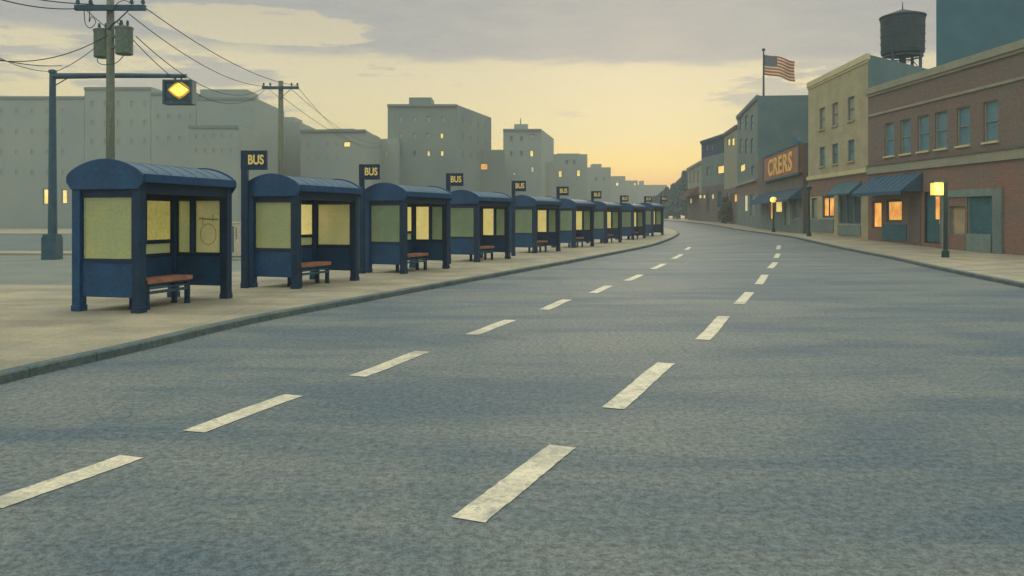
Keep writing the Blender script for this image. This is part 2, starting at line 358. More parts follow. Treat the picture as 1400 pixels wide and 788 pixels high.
# base ground to the horizon
xs = [-600, -400, -250, -120, -60, -30] + [-20 + 2 * k for k in range(31)] + [50, 65, 90, 130, 200, 300, 450, 600]
ysg = [-100, -60] + [-15 + 5 * k for k in range(44)] + [230, 300, 400, 500, 700]
B = MB()
for y in ysg:
    for x in xs: B.v.append((x, y, g(x, y) - .03))
nx = len(xs)
for j in range(len(ysg) - 1):
    for k in range(nx - 1): B.f.append((j * nx + k, j * nx + k + 1, (j + 1) * nx + k + 1, (j + 1) * nx + k)); B.m.append(0)
B.build('ground', GROUND, smooth=True, kind='structure')
strip('road', ASPH, XL, XR, -12, 200, 0.0, 14)
def kerb(name, edge, side):
    B = MB(); ys = rows(-12, 200); wd = .16
    prof = [(0, -.04), (0, .085), (.02, .104), (wd, .104), (wd, -.04)]
    for y in ys:
        x0 = edge(y)
        for dx, z in prof: B.v.append((x0 - side * dx, y, g(x0, y) + z))
    n = len(prof)
    for j in range(len(ys) - 1):
        for k in range(n - 1): B.f.append((j * n + k, j * n + k + 1, (j + 1) * n + k + 1, (j + 1) * n + k)); B.m.append(0)
    B.build(name, KERB, kind='structure')
kerb('kerb', XL, 1); kerb('kerb', XR, -1)
def inner(y): return -40.0 if y <= 18.3 else XL(y) - (7.6 - 3.5 * sm(y, 30, 60))
strip('pavement', PAVE, inner, lambda y: XL(y) - .155, -12, 150, .1, 8, extra=(18.3, 18.36))
def fr_line(y): return XR(y) + 9 + 12 * sm(y, 110, 150)
strip('pavement', PAVE, lambda y: XR(y) + .155, fr_line, -12, 190, .1, 8)
def band(name, m, x0, x1, y0, y1, h):
    B = MB(); B.box(x0, x1, y0, y1, -.05, h); B.build(name, m, kind='structure')
strip('parking_lot', LOT, lambda y: -75, inner, 18.5, 34.6, .002, 4)
band('traffic_island', PAVE, -80, -9, 34.6, 37.0, .09)
strip('side_street', LOTD, lambda y: -90, lambda y: -9 + (y - 37) * .1, 37, 76, .004, 4)
band('far_pavement', PAVE, -120, -4, 76, 109, .1)

# lane dashes, real paint on the road
DL = [((-14, 693), (180, 625)), ((265, 591), (402, 541)), ((488, 515), (578, 481)), ((645, 458), (698, 438)), ((743, 424), (776, 410)), ((810, 401), (833, 391)),
      ((857, 384), (876, 376)), ((893, 368), (908, 361)), ((921, 354), (932, 348)), ((938, 342), (943, 338))]
DR = [((640, 712), (769, 611)), ((838, 559), (911, 497)), ((960, 465), (990, 433)), ((1010, 416), (1025, 400)), ((1037, 389), (1046, 376)), ((1053, 367), (1060, 359)),
      ((1061, 353), (1064, 347)), ((1064, 341), (1065, 336))]
B = MB()
for row in (DL, DR):
    P = [bp(*q) for seg in row for q in seg]
    fx = curve([(p[1], p[0]) for p in P])
    for seg in row:
        a = bp(*seg[0])[1]; b = bp(*seg[1])[1]; n = 26; jl = [random.uniform(-.004, .004) for _ in range(n + 1)]; jr = [random.uniform(-.004, .004) for _ in range(n + 1)]
        for k in range(n):
            ya = a + (b - a) * k / n; yb = a + (b - a) * (k + 1) / n; q = []
            for y, kk in ((ya, k), (yb, k + 1)):
                dx = fx(y + .05) - fx(y - .05); L = math.hypot(dx, .1); nxn, nyn = .1 / L, -dx / L; x = fx(y)
                for s_ in (-.1 + jl[kk], .1 + jr[kk]):
                    X_, Y_ = x + nxn * s_, y + nyn * s_; q.append((X_, Y_, g(X_, Y_) + .005))
            B.quad(q[0], q[1], q[3], q[2])
B.build('road_markings', PAINT, kind='structure')

# ------------------------------------------------------------------ text helper
def text_mesh(txt, size, depth, spacing=1.0):
    cu = bpy.data.curves.new('txt', 'FONT'); cu.body = txt; cu.size = size; cu.extrude = depth; cu.align_x = 'CENTER'; cu.align_y = 'CENTER'; cu.offset = size * .025; cu.space_character = spacing
    ob = bpy.data.objects.new('txt', cu); C.objects.link(ob); bpy.context.view_layer.update()
    me = bpy.data.meshes.new_from_object(ob.evaluated_get(bpy.context.evaluated_depsgraph_get()))
    bpy.data.objects.remove(ob); return me
def text_obj(name, txt, m, parent, loc, size=.3, depth=.006, rot=(math.pi / 2, 0, 0), sx=1, sy=1, spacing=1.0):
    me = text_mesh(txt, size, depth, spacing); me.materials.clear(); me.materials.append(m)
    o = bpy.data.objects.new(name, me); C.objects.link(o); o.parent = parent; o.location = loc; o.rotation_euler = rot; o.scale = (sx, sy, 1); return o

# ------------------------------------------------------------------ bus shelters
SW, SL = 1.15, 2.4
def ring(B, axis, at, th, a0, a1, z0, z1, fw, mi=0):   # rectangular frame in the plane axis=at
    def bx(u0, u1, w0, w1):
        if axis == 'x': B.box(at - th / 2, at + th / 2, u0, u1, w0, w1, mi)
        else: B.box(u0, u1, at - th / 2, at + th / 2, w0, w1, mi)
    bx(a0, a0 + fw, z0, z1); bx(a1 - fw, a1, z0, z1); bx(a0 + fw, a1 - fw, z0, z0 + fw); bx(a0 + fw, a1 - fw, z1 - fw, z1)
def make_shelter(variant, label):
    r = thing('bus_shelter', label, 'bus shelter', group='row of blue bus shelters along the kerb')
    pw = .078
    for x, y in ((0, 0), (0, SW), (SL, 0), (SL, SW)):
        B = MB(); B.box(x - pw, x + pw, y - pw, y + pw, .0, 2.14); B.box(x - pw - .01, x + pw + .01, y - pw - .01, y + pw + .01, 0, .10)
        B.build('post', NAVYD if y == 0 else NAVY, r, bevel=.008)  # front posts get the darker navy: shadow side put into the colour
    # near end wall
    gl_near = {1: GLASS_G, 2: GLASS_G, 3: GLASS_D}[variant]
    def end_wall(x, panes, near):
        B = MB(); B.box(x - .025, x + .025, pw, SW - pw, .24, .80)
        e = B.build('end_panel', NAVY, r, bevel=.005)
        B = MB(); B.box(x - .03, x + .03, pw, SW - pw, 1.90, 2.04); B.build('top_rail', NAVYD, r); B = MB(); B.box(x - .035, x + .035, pw, SW - pw, .795, .835)
        B.build('cross_rail', NAVYD, r)
        for (a0, a1, m, nm) in panes:
            B = MB(); ring(B, 'x', x, .05, a0, a1, .837, 1.898, .035, 0)
            f = B.build('window_frame', NAVYD, r)
            B = MB(); B.box(x - .008, x + .008, a0 + .03, a1 - .03, .865, 1.87); p = B.build(nm, m, f)
            if near: B = MB(); ring(B, 'x', x, .054, a0 + .035, a1 - .035, .872, 1.863, .010, 0); B.build('trim', TRIM, f)
    mid = SW * .62
    if variant != 2:
        ym = mid if variant == 1 else SW * .46
        B = MB(); B.box(SL - .03, SL + .03, ym - .035, ym + .035, .837, 1.898); B.build('mullion', NAVY, r)
    end_wall(0, [(pw + .01, SW - pw - .01, gl_near, 'pane')], True)
    if variant == 1: far = [(pw + .01, mid - .03, GLASS_Y, 'pane'), (mid + .03, SW - pw - .01, GLASS_G, 'pane')]
    elif variant == 2: far = [(pw + .01, SW - pw - .01, GLASS_Y, 'pane')]
    else: far = [(pw + .01, SW * .46 - .02, GLASS_D, 'pane'), (SW * .46 + .02, SW - pw - .01, BACKLIT, 'lit_poster')]
    end_wall(SL, far, False)
    # back wall: lower panel and three glazed bays, a lit poster in the last bay
    B = MB(); B.box(pw, SL - pw, SW - .025, SW + .025, .24, .80); B.build('back_panel', NAVY, r, bevel=.005)
    B = MB(); B.box(pw, SL - pw, SW - .03, SW + .03, 1.90, 2.04); B.build('top_rail', NAVYD, r); B = MB(); B.box(pw, SL - pw, SW - .035, SW + .035, .795, .835); B.build('cross_rail', NAVYD, r)
    bays = [(pw + .01, .80, GLASS_D), (.84, 1.52, GLASS_G), (1.56, SL - pw - .01, None)]
    for a0, a1, m in bays:
        if m:
            B = MB(); ring(B, 'y', SW, .05, a0, a1, .837, 1.898, .035); f = B.build('window_frame', NAVYD, r)
            B = MB(); B.box(a0 + .03, a1 - .03, SW - .008, SW + .008, .865, 1.87); B.build('pane', m, f)
        else:
            B = MB(); ring(B, 'y', SW, .07, a0, a1, 1.08, 1.898, .045); f = B.build('poster_frame', NAVYD, r)
            B = MB(); B.box(a0 + .04, a1 - .04, SW - .02, SW + .02, 1.12, 1.86); B.build('lit_poster', BACKLIT_D if variant == 1 else BACKLIT, f)
            B = MB(); ring(B, 'y', SW, .03, a0, a1, .837, 1.078, .03); f = B.build('window_frame', NAVYD, r)
            B = MB(); B.box(a0 + .028, a1 - .028, SW - .008, SW + .008, .865, 1.05); B.build('pane', GLASS_G, f)
    for x in (.82, 1.54):
        B = MB(); B.box(x - .02, x + .02, SW - .03, SW + .03, .837, 1.898); B.build('mullion', NAVY, r)
    # roof: barrel shell with end fascias and eave lips
    N = 18; y0, y1 = -.13, SW + .13; zc, zt = 2.23, 2.47
    def arch(k, off=0): 
        t = k / N; s_ = math.sin(math.pi * (.08 + .84 * t)); c0 = math.sin(math.pi * .08)
        return (y0 + (y1 - y0) * t, zc + (zt - zc) * ((s_ - c0) / (1 - c0)) ** .8 + off)
    B = MB()
    top = [arch(k) for k in range(N + 1)]; bot = [(y, z - .05) for y, z in top]
    B.prism(top + bot[::-1], 'x', -.06, SL + .06)
    for k in range(1, 7):
        x = k * SL / 7
        for j in range(N):
            B.bar((x, top[j][0], top[j][1] + .004), (x, top[j + 1][0], top[j + 1][1] + .004), .012, .006)
    B.build('roof', ROOFM, r)
    for xa, xb in ((-.11, -.061), (SL + .061, SL + .11)):
        B = MB(); fas = [(y, z + .03) for y, z in top]
        B.prism([(y0 - .03, zc - .02)] + fas + [(y1 + .03, zc - .02), (y1 + .03, 2.12), (y1 - .06, 2.0), (y0 + .06, 2.0), (y0 - .03, 2.12)], 'x', xa, xb)
        B.build('roof_end', NAVY, r, bevel=.006)
    for y in (y0 - .012, y1 + .012):
        B = MB(); B.box(-.06, SL + .06, y - .03, y + .03, 2.11, zc + .02); B.build('eave', NAVY, r, bevel=.006)
    B = MB(); B.box(pw, SL - pw, -.04, .04, 1.93, 2.14); B.build('header_beam', NAVYD, r)
    B = MB(); B.box(-.05, SL + .05, y0 + .03, y1 - .03, 2.145, 2.16); B.build('ceiling', NAVYD, r)
    if variant == 1:
        B = MB(); cy, cz = SW * .33, 1.22
        for k in range(28):
            a = 2 * math.pi * k / 28; b = 2 * math.pi * (k + 1) / 28
            B.bar((SL - .011, cy + .17 * math.cos(a), cz + .2 * math.sin(a)), (SL - .011, cy + .17 * math.cos(b), cz + .2 * math.sin(b)), .004, .016)
        B.bar((SL - .011, cy - .2, 1.50), (SL - .011, cy + .2, 1.52), .004, .03); B.bar((SL - .011, cy - .1, 1.45), (SL - .011, cy - .1, 1.60), .004, .015)
        B.bar((SL - .011, cy + .12, 1.4), (SL - .011, cy + .12, 1.55), .004, .015)
        B.build('printed_motif', mat('faded_print', (150, 152, 100), (168, 166, 112), 6, .6, .05), r)
    return r
def make_bench(label):
    r = thing('bench', label, 'bench', group='slatted benches inside the bus shelters')
    x0, x1, y0, y1 = .42, 1.5, .14, .52
    B = MB()
    for k in range(4):
        ya = y0 + k * (y1 - y0) / 4; B.box(x0 - .06, x1 + .06, ya + .008, ya + (y1 - y0) / 4 - .008, .475, .505)
    B.box(x0 - .06, x1 + .06, y0 - .02, y0 + .004, .43, .503); B.build('seat', SLAT, r, bevel=.004)
    B = MB(); B.box(x0, x1, y0 + .02, y0 + .05, .40, .472); B.box(x0, x1, y1 - .05, y1 - .02, .40, .472); B.box(x0, x1, y0 + .02, y0 + .045, .25, .30); B.box(x0, x1, y0 + .02, y0 + .045, .33, .36)
    B.build('seat_rail', STEEL, r)
    for x in (x0, x1):
        B = MB(); B.box(x - .04, x + .04, y0 + .02, y0 + .09, 0, .472); B.box(x - .045, x + .045, y0 + .01, y0 + .1, 0, .02); B.build('leg', NAVYD, r, bevel=.004)
        B = MB(); B.box(x - .04, x + .04, y1 - .09, y1 - .02, 0, .472); B.box(x - .045, x + .045, y1 - .1, y1 - .01, 0, .02); B.build('leg', NAVYD, r, bevel=.004)
    return r
ORD = ['nearest', 'second', 'third', 'fourth', 'fifth', 'sixth', 'seventh', 'eighth', 'ninth']
PS = [(190, 428, 14), (405, 395, 20), (552, 374.5, 24), (652, 358.4, 26), (731, 346.5, 28), (785, 339, 28), (828, 333, 28), (865, 328, 28), (892, 323.5, 28)]
SLAB = ['nearest and largest blue bus shelter, with a round motif on its far end pane',
        'second bus shelter from the near end, standing just behind the nearest BUS sign',
        'third bus shelter from the near end, bright lit poster, beside the second BUS sign',
        'fourth bus shelter from the near end of the blue row, dark green end pane',
        'fifth and middle bus shelter of the nine along the kerb',
        'sixth bus shelter from the near end, small, between the fifth and sixth BUS signs',
        'seventh bus shelter from the near end, third from the far end of the row',
        'eighth bus shelter from the near end, last but one of the row',
        'farthest and smallest blue bus shelter at the end of the row by the kerb bend']
proto = {}; bproto = None
for i, (px, py, ang) in enumerate(PS):
    x, y = bp(px, py, .1); th = math.radians(90 - ang)
    v = 1 if i == 0 else 2 if i == 1 else 3
    if v not in proto: s_ = proto[v] = make_shelter(v, SLAB[i])
    else: s_ = copy_tree(proto[v])
    s_['label'] = SLAB[i]; s_.location = (x, y, g(x, y) + .1); s_.rotation_euler = (0, 0, th)
    if i < 8:
        lab = '%s slatted red wood bench inside the %s bus shelter' % ('nearest' if i == 0 else 'small', ORD[i])
        if bproto is None: b_ = bproto = make_bench(lab)
        else: b_ = copy_tree(bproto)
        b_['label'] = lab; b_.location = (x, y, g(x, y) + .1); b_.rotation_euler = (0, 0, th)

# ------------------------------------------------------------------ BUS signs
def make_sign():
    r = thing('bus_stop_sign', '', 'bus stop sign', group='BUS signs on posts along the kerb')
    B = MB(); B.box(-.075, .075, -.045, .045, 0, 3.0); B.box(-.085, .085, -.055, .055, 0, .12); B.build('post', NAVYD, r, bevel=.008)
    B = MB(); B.box(.081, .50, -.035, .035, 2.58, 3.0); B.box(-.075, .079, -.056, -.051, 2.58, 3.0); f = B.build('sign_panel', NAVYD, r, bevel=.006)
    text_obj('lettering', 'BUS', LETTER, f, (.255, -.058 + .018, 2.79), .255, .006, sx=.82, sy=1.12)
    return r
SG = [(335, 394), (495, 374), (613, 361), (702, 350), (763, 341.5), (810, 335), (849, 328.5), (882, 323.5), (904, 317)]
SGL = ['tallest BUS sign on a navy post between the nearest two shelters', 'BUS sign in front of the near corner of the third shelter', 'BUS sign between the third and fourth shelters', 'BUS sign between the fourth and fifth shelters',
       'BUS sign between the fifth and sixth shelters', 'BUS sign between the sixth and seventh shelters', 'BUS sign between the seventh and eighth shelters', 'BUS sign between the eighth and ninth shelters', 'farthest tiny BUS sign just beyond the last shelter']
sp = None
for i, q in enumerate(SG):
    x, y = bp(q[0], q[1], .1)
    if sp is None: sp = s_ = make_sign()
    else: s_ = copy_tree(sp)
    s_['label'] = SGL[i]; s_.location = (x, y, g(x, y) + .1); s_.rotation_euler = (0, 0, math.radians(-4 if i == 0 else -2))

# ------------------------------------------------------------------ signal mast
mx, my = bp(72, 355, 0); SC1 = my / 30
r = thing('signal_mast', 'blue grey mast with a long arm holding one yellow signal lamp', 'traffic signal', (mx, my, 0))
zt = EYE + (HZ - 100) * my / F
B = MB(); B.tube([(0, 0, 0), (0, 0, 1.0), (0, 0, zt)], [.17, .17, .115], 14); B.tube([(0, 0, zt), (0, 0, zt + .1), (0, 0, zt + .14)], [.15, .15, .05], 14); B.build('mast', STEEL, r, smooth=False)
B = MB(); B.box(-.3, .26, -.26, .26, 0, .88); B.box(-.27, .23, -.23, .23, .88, .98); B.build('base_cabinet', STEEL, r, bevel=.01)
al = 183 * my / F; za = zt - .12
B = MB(); B.tube([(0, 0, za), (al * .5, 0, za + .02), (al, 0, za)], [.12, .10, .08], 12); B.build('arm', STEEL, r)
B = MB(); B.bar((0, 0, za - .42), (.62, 0, za - .06), .03); B.build('brace', STEEL, r)
bw = 40 * my / F; bh = 33 * my / F; bx0 = (226 - 72) * my / F; bz1 = EYE + (HZ - 110.5) * my / F
B = MB(); B.box(bx0, bx0 + bw, -.2, .2, bz1 - bh, bz1); ring(B, 'y', -.24, .08, bx0, bx0 + bw, bz1 - bh, bz1, .09)
for k in range(4): B.bar((bx0 + .15, -.215, bz1 - bh + .13 + .05 * k), (bx0 + bw - .15, -.215, bz1 - bh + .13 + .05 * k), .02, .02)
hd = B.build('signal_head', STEEL, r, bevel=.01)
cx, cz = bx0 + bw * .56, bz1 - bh * .42
def lens(B, rx, rz_, y, n=40, p=1.75):
    pts = [(cx + rx * math.copysign(abs(math.cos(t)) ** p, math.cos(t)), cz + rz_ * math.copysign(abs(math.sin(t)) ** p, math.sin(t))) for t in [2 * math.pi * k / n for k in range(n)]]
    B.prism(pts, 'y', y, y + .02)
B = MB(); lens(B, .45, .36, -.222); B.build('reflector', LAMPO, hd)  # orange glow around the lamp, put in as the reflector's own emission
B = MB(); lens(B, .36, .27, -.245); B.build('lamp', LAMPY, hd)
B = MB(); B.bar((bx0 + bw * .35, 0, bz1), (bx0 + bw * .35, 0, za), .05); B.bar((al - .2, 0, bz1), (al - .2, 0, za), .05); B.build('hanger', STEEL, r)

# ------------------------------------------------------------------ utility poles and wires
def zat(py, Z): return EYE + (HZ - py) * Z / F
def xat(px, Z): return (px - 700) * Z / F
def util_pole(px, Z, ytop, yarm, x0, x1, cans, label, rr):
    x = xat(px, Z); r = thing('utility_pole', label, 'utility pole', (x, Z, 0), 0, 'wooden utility poles behind the shelters'); zt = zat(ytop, Z); za = zat(yarm, Z)
    B = MB(); B.tube([(0, 0, -.1), (0, 0, zt * .5), (0, 0, zt)], [rr * 1.15, rr, rr * .85], 14); B.build('pole', POLEW, r, smooth=True)
    a0, a1 = xat(x0, Z) - x, xat(x1, Z) - x
    B = MB(); B.box(a0, a1, -rr - .12, -rr + .01, za - .08, za + .08); B.build('crossarm', STEEL, r, bevel=.01)
    for s_ in (-1, 1):
        B = MB(); B.bar((s_ * .62, -rr - .05, za - .08), (0, -rr, za - .62), .04, .02); B.build('brace', STEEL, r)
    for u in (.04, .22, .80, .96):
        B = MB(); xx = a0 + (a1 - a0) * u
        B.tube([(xx, -rr - .05, za + .08), (xx, -rr - .05, za + .12), (xx, -rr - .05, za + .13), (xx, -rr - .05, za + .19), (xx, -rr - .05, za + .2), (xx, -rr - .05, za + .27)], [.02, .02, .06, .06, .045, .05], 10); B.build('insulator', STEEL, r)
    if cans:
        for cxp, y0_, y1_, yy in ((137.5, 40, 78, .12), (172.5, 39, 76, -.12)):
            cx_ = xat(cxp, Z) - x; z1, z0 = zat(y0_, Z), zat(y1_, Z); rad = .245
            B = MB(); B.tube([(cx_, yy, z0), (cx_, yy, z0 + .02), (cx_, yy, z1 - .06), (cx_, yy, z1 - .06), (cx_, yy, z1), (cx_, yy, z1 + .04)], [rad * .9, rad, rad, rad * 1.06, rad * 1.06, rad * .6], 22)
            B.box(min(cx_, 0), max(cx_, 0), yy * .5 - .03, yy * .5 + .03, z1 - .3, z1 - .22); B.box(min(cx_, 0), max(cx_, 0), yy * .5 - .03, yy * .5 + .03, z0 + .2, z0 + .28)
            can = B.build('transformer', CAN, r)
            for dx in (-.1, .1):
                B = MB(); B.tube([(cx_ + dx, yy, z1), (cx_ + dx, yy, z1 + .08), (cx_ + dx, yy, z1 + .09), (cx_ + dx, yy, z1 + .2)], [.025, .03, .045, .03], 10); B.build('bushing', STEEL, can)
        def loop(pts, name='jumper_wire'):
            cu = []; P = [Vector(p) for p in pts]
            for i in range(len(P) - 1):
                p0, p1, p2, p3 = P[max(i - 1, 0)], P[i], P[i + 1], P[min(i + 2, len(P) - 1)]
                for k in range(6):
                    t = k / 6; cu.append(.5 * ((2 * p1) + (p2 - p0) * t + (2 * p0 - 5 * p1 + 4 * p2 - p3) * t * t + (3 * p1 - p0 - 3 * p2 + p3) * t**3))
            B = MB(); B.tube(cu + [P[-1]], .012, 6); B.build(name, WIRE, r)
        def pp(px_, py_, y=-.25): return (xat(px_, Z) - x, y, zat(py_, Z))
        loop([pp(121, 18), pp(123, 36), pp(130, 41), pp(137, 33), pp(131, 26), pp(128, 33), pp(129, 16)])
        loop([pp(160, 20), pp(166, 8), pp(176, 4), pp(184, 8)])
        loop([pp(155, 40), pp(163, 33), pp(172, 31), pp(174, 40)])
        loop([pp(136, 80, -.1), pp(140, 88), pp(150, 91), pp(165, 88), pp(175, 78)])
    return r
util_pole(151, 24, -14, 13, 107, 203, True, 'tall near utility pole with two grey transformer cans, above the nearest shelter', .125)
util_pole(384, 46, 111, 121, 360, 410, False, 'smaller far utility pole with one crossarm, behind the second shelter', .16)
def wire(pa, pb, sag, label, r=.014):
    a, b = Vector(pa), Vector(pb); P = []
    for k in range(25):
        t = k / 24; p = a.lerp(b, t); p.z -= sag * 4 * t * (1 - t); P.append(p)
    B = MB(); B.tube(P, r, 6); o = B.build('overhead_wire', WIRE); tag(o, label, 'overhead wire', 'overhead wires between the poles')
def W3(px, py, Z): return (xat(px, Z), Z, zat(py, Z))
y1_, y2_ = 24 - .17, 46 - .2
wire(W3(176, 19, y1_), W3(366, 118, y2_), .55, 'upper wire from the near pole crossarm to the left end of the far crossarm')
wire(W3(200, 12, y1_), W3(406, 117, y2_), .45, 'upper wire from the right tip of the near crossarm to the far crossarm')
wire(W3(186, 50, y1_), W3(360, 121, y2_), .95, 'low sagging wire from the near transformer to the far pole')
wire(W3(160, 30, y1_), W3(362, 123, y2_), 1.5, 'lowest sagging wire pair running just above the signal lamp')
Ze = 139
wire(W3(406, 118, y2_), W3(529, 189, Ze), 2.6, 'wire from the right tip of the far crossarm down to the tall block')
wire(W3(395, 119, y2_), W3(530, 192, Ze), 1.6, 'middle wire from the far pole to the tall block')
wire(W3(385, 132, y2_), W3(530, 197, Ze), 1.5, 'lowest wire from the far pole to the tall block')
wire(W3(107, 12, y1_), W3(-60, -22, 20), .2, 'wire leaving the near crossarm to the upper left', .016)
wire(W3(128, 6, y1_), W3(-70, -30, 20), .15, 'topmost wire leaving the near pole to the upper left', .016)
wire(W3(148, 48, y1_), W3(-40, 76, 22), .42, 'slack cable from the near pole to the left edge above the mast')
wire(W3(-40, 70, 24), W3(84, 90, 29), .15, 'cable from the left edge down towards the mast top', .016)
wire(W3(76, 98, 29.8), W3(148, 50, y1_ + .2), .12, 'thin cable from the mast top up to the near transformer', .012)
wire(W3(-30, 62, 26), W3(68, 98, 29.8), .2, 'thin cable from the left edge to the mast top', .012)

# ------------------------------------------------------------------ small cabinet between shelters
x, y = bp(322, 352, .1)
r = thing('utility_cabinet', 'pale upright cabinet with dark streak, in the gap behind the nearest shelter', 'utility cabinet', (x, y, .1))
B = MB(); B.box(-.3, .3, -.2, .2, .0, 1.3); B.box(-.33, .33, -.23, .23, 1.3, 1.36); B.build('body', CAB, r, bevel=.01)
B = MB(); B.box(-.27, .27, -.215, -.2, .12, 1.25); d_ = B.build('door', CAB, r, bevel=.004)
B = MB(); B.bar((-.02, -.225, .2), (-.02, -.225, 1.2), .05, .02); B.bar((.1, -.225, .7), (.1, -.225, 1.15), .02, .02); B.build('handle', STEEL, d_)
B = MB(); B.box(-.36, .36, -.26, .26, -.0, .06); B.build('plinth', KERB, r)

# ------------------------------------------------------------------ buildings
class Bld:
    def __init__(s, name, label, L, R, H, back, mats, z0=None, group=None, cat='building'):
        s.L = Vector(L); s.R = Vector(R); d = s.R - s.L; s.w = d.length; s.d = d.normalized(); s.n = Vector((-s.d.y, s.d.x))
        s.z0 = min(g(*L), g(*R)) - .1 if z0 is None else z0; s.H = H - s.z0
        if isinstance(back, (int, float)): s.b = (0.0, float(back))
        else: bv = Vector(back); s.b = (bv.dot(s.d), bv.dot(s.n))
        s.r = thing(name, label, cat, (L[0], L[1], s.z0), math.atan2(s.d.y, s.d.x), group)
        s.ops = []; s.mats = mats; s.zones = []
    def u(s, px):
        k = (px - 700) / F      # X = kY on the facade line
        return (k * s.L.y - s.L.x) / (s.d.x - k * s.d.y)
    def z(s, py, u): return zat(py, s.L.y + s.d.y * u) - s.z0
    def rect(s, x0, y0, x1, y1):
        u0, u1 = s.u(x0), s.u(x1); m = (u0 + u1) / 2; return max(.06, u0), min(s.w - .06, u1), max(.02, s.z(y1, m)), min(s.H - .1, s.z(y0, m))
    def uv(s, u, z, out=0.0):   # world point
        p = s.L + s.d * u - s.n * out; return (p.x, p.y, z + s.z0)
    def opening(s, rect, m, frame=None, name='window', depth=.14, fw=.06, mull=0, sill=False, trans=False): s.ops.append((rect, m, frame, name, depth, fw, mull, sill, trans))
    def build(s, zones=(), cap=None, capmat=None, parapet=.35):
        us = sorted({0, s.w} | {q for o in s.ops for q in o[0][:2]}); zs = sorted({0, s.H} | {q for o in s.ops for q in o[0][2:]} | {z for z, _ in zones})
        B = MB()
        for i in range(len(us) - 1):
            for j in range(len(zs) - 1):
                um, zm = (us[i] + us[i + 1]) / 2, (zs[j] + zs[j + 1]) / 2
                if us[i + 1] - us[i] < 1e-5 or zs[j + 1] - zs[j] < 1e-5: continue
                if any(o[0][0] < um < o[0][1] and o[0][2] < zm < o[0][3] for o in s.ops): continue
                mi = 0
                for z, k in zones:
                    if zm < z: mi = k; break
                B.quad((us[i], 0, zs[j]), (us[i + 1], 0, zs[j]), (us[i + 1], 0, zs[j + 1]), (us[i], 0, zs[j + 1]), mi)
        for (u0, u1, z0, z1), m, fr, nm, dp, fw, mull, sill, trans in s.ops:
            mi = 0
            for z, k in zones:
                if (z0 + z1) / 2 < z: mi = k; break
            B.quad((u0, 0, z0), (u0, dp, z0), (u0, dp, z1), (u0, 0, z1), mi); B.quad((u1, 0, z0), (u1, 0, z1), (u1, dp, z1), (u1, dp, z0), mi)
            B.quad((u0, 0, z0), (u1, 0, z0), (u1, dp, z0), (u0, dp, z0), mi); B.quad((u0, 0, z1), (u0, dp, z1), (u1, dp, z1), (u1, 0, z1), mi)
        bx, by = s.b; side = len(s.mats) - 1
        B.quad((s.w, 0, 0), (s.w + bx, by, 0), (s.w + bx, by, s.H), (s.w, 0, s.H), side); B.quad((0, 0, 0), (0, 0, s.H), (bx, by, s.H), (bx, by, 0), side)
        B.quad((bx, by, 0), (bx, by, s.H), (s.w + bx, by, s.H), (s.w + bx, by, 0), side)
        wall = B.build('wall', s.mats, s.r)
        zr = s.H - .02
        B = MB(); B.quad((0, 0, zr), (s.w, 0, zr), (s.w + bx, by, zr), (bx, by, zr)); B.build('roof', s.mats[side], s.r)
        if cap:
            B = MB(); B.box(-.04, s.w + .04, -cap, .1, s.H - .28, s.H + .06); B.box(-.02, s.w + .02, -cap * .5, -.005, s.H - .42, s.H - .283); B.build('cornice', capmat, s.r)
        for (u0, u1, z0, z1), m, fr, nm, dp, fw, mull, sill, trans in s.ops:
            fr = fr or TEALD
            B = MB(); ring(B, 'y', dp - .04, .08, u0 + .002, u1 - .002, z0 + .002, z1 - .002, fw)
            for k in range(mull): uu = u0 + (u1 - u0) * (k + 1) / (mull + 1); B.box(uu - fw * .4, uu + fw * .4, dp - .07, dp - .01, z0 + fw, z1 - fw)
            if trans: zc = (z0 + z1) / 2; B.box(u0 + fw, u1 - fw, dp - .07, dp - .01, zc - fw * .4, zc + fw * .4)
            f = B.build(nm, fr, s.r)
            B = MB(); B.box(u0 + .001, u1 - .001, dp - .012, dp + .03, z0 + .001, z1 - .001)
            B.build('pane' if nm in ('window', 'shop_window') else 'door_leaf' if nm == 'door' else 'infill', m, f)
            if sill: B = MB(); B.box(u0 - .06, u1 + .06, -.08, dp - .09, z0 - .09, z0 - .002); B.build('sill', sill if sill is not True else CREAML, f)
            if nm == 'door': B = MB(); B.box(u1 - fw - .12, u1 - fw - .06, dp - .06, dp - .012, z0 + .95, z0 + 1.15); B.build('handle', TRIM, f)
        return s.r
    def proud(s, name, m, rect, out=.06, bevel=0, parent=None):
        u0, u1, z0, z1 = rect; B = MB(); B.box(u0, u1, -out, -.003, z0, z1); return B.build(name, m, parent or s.r, bevel=bevel)
    def awning(s, u0, u1, zt, zb, out, m, valance=.18):
        B = MB(); t = .03
        B.prism([(0 - .003, zt), (-out, zb), (-out, zb - valance), (-out + t, zb - valance), (-out + t, zb - .02), (-.003, zt - .06)], 'x', u0, u1)
        for u_ in (u0, u1 - .02): B.prism([(-.004, zt - .06), (-out + t, zb - .02), (-.004, zb - .02)], 'x', u_, u_ + .02)
        n = max(3, int((u1 - u0) / .5))
        for k in range(n + 1):
            uu = u0 + .015 + (u1 - u0 - .03) * k / n; B.bar((uu, -.005, zt + .008), (uu, -out, zb + .008), .025, .02)
        return B.build('awning', m, s.r)

Bp = (19.92, 45.0); Cp = (20.25, 55.0); Cb = (20.6, 57.0); Dp = (xat(1036, 76), 76.0); Ep = (xat(1008, 92), 92.0); Fp = (xat(990, 102), 102.0); Gp = (xat(959, 112), 112.0); Hp = (xat(940, 130), 130.0)
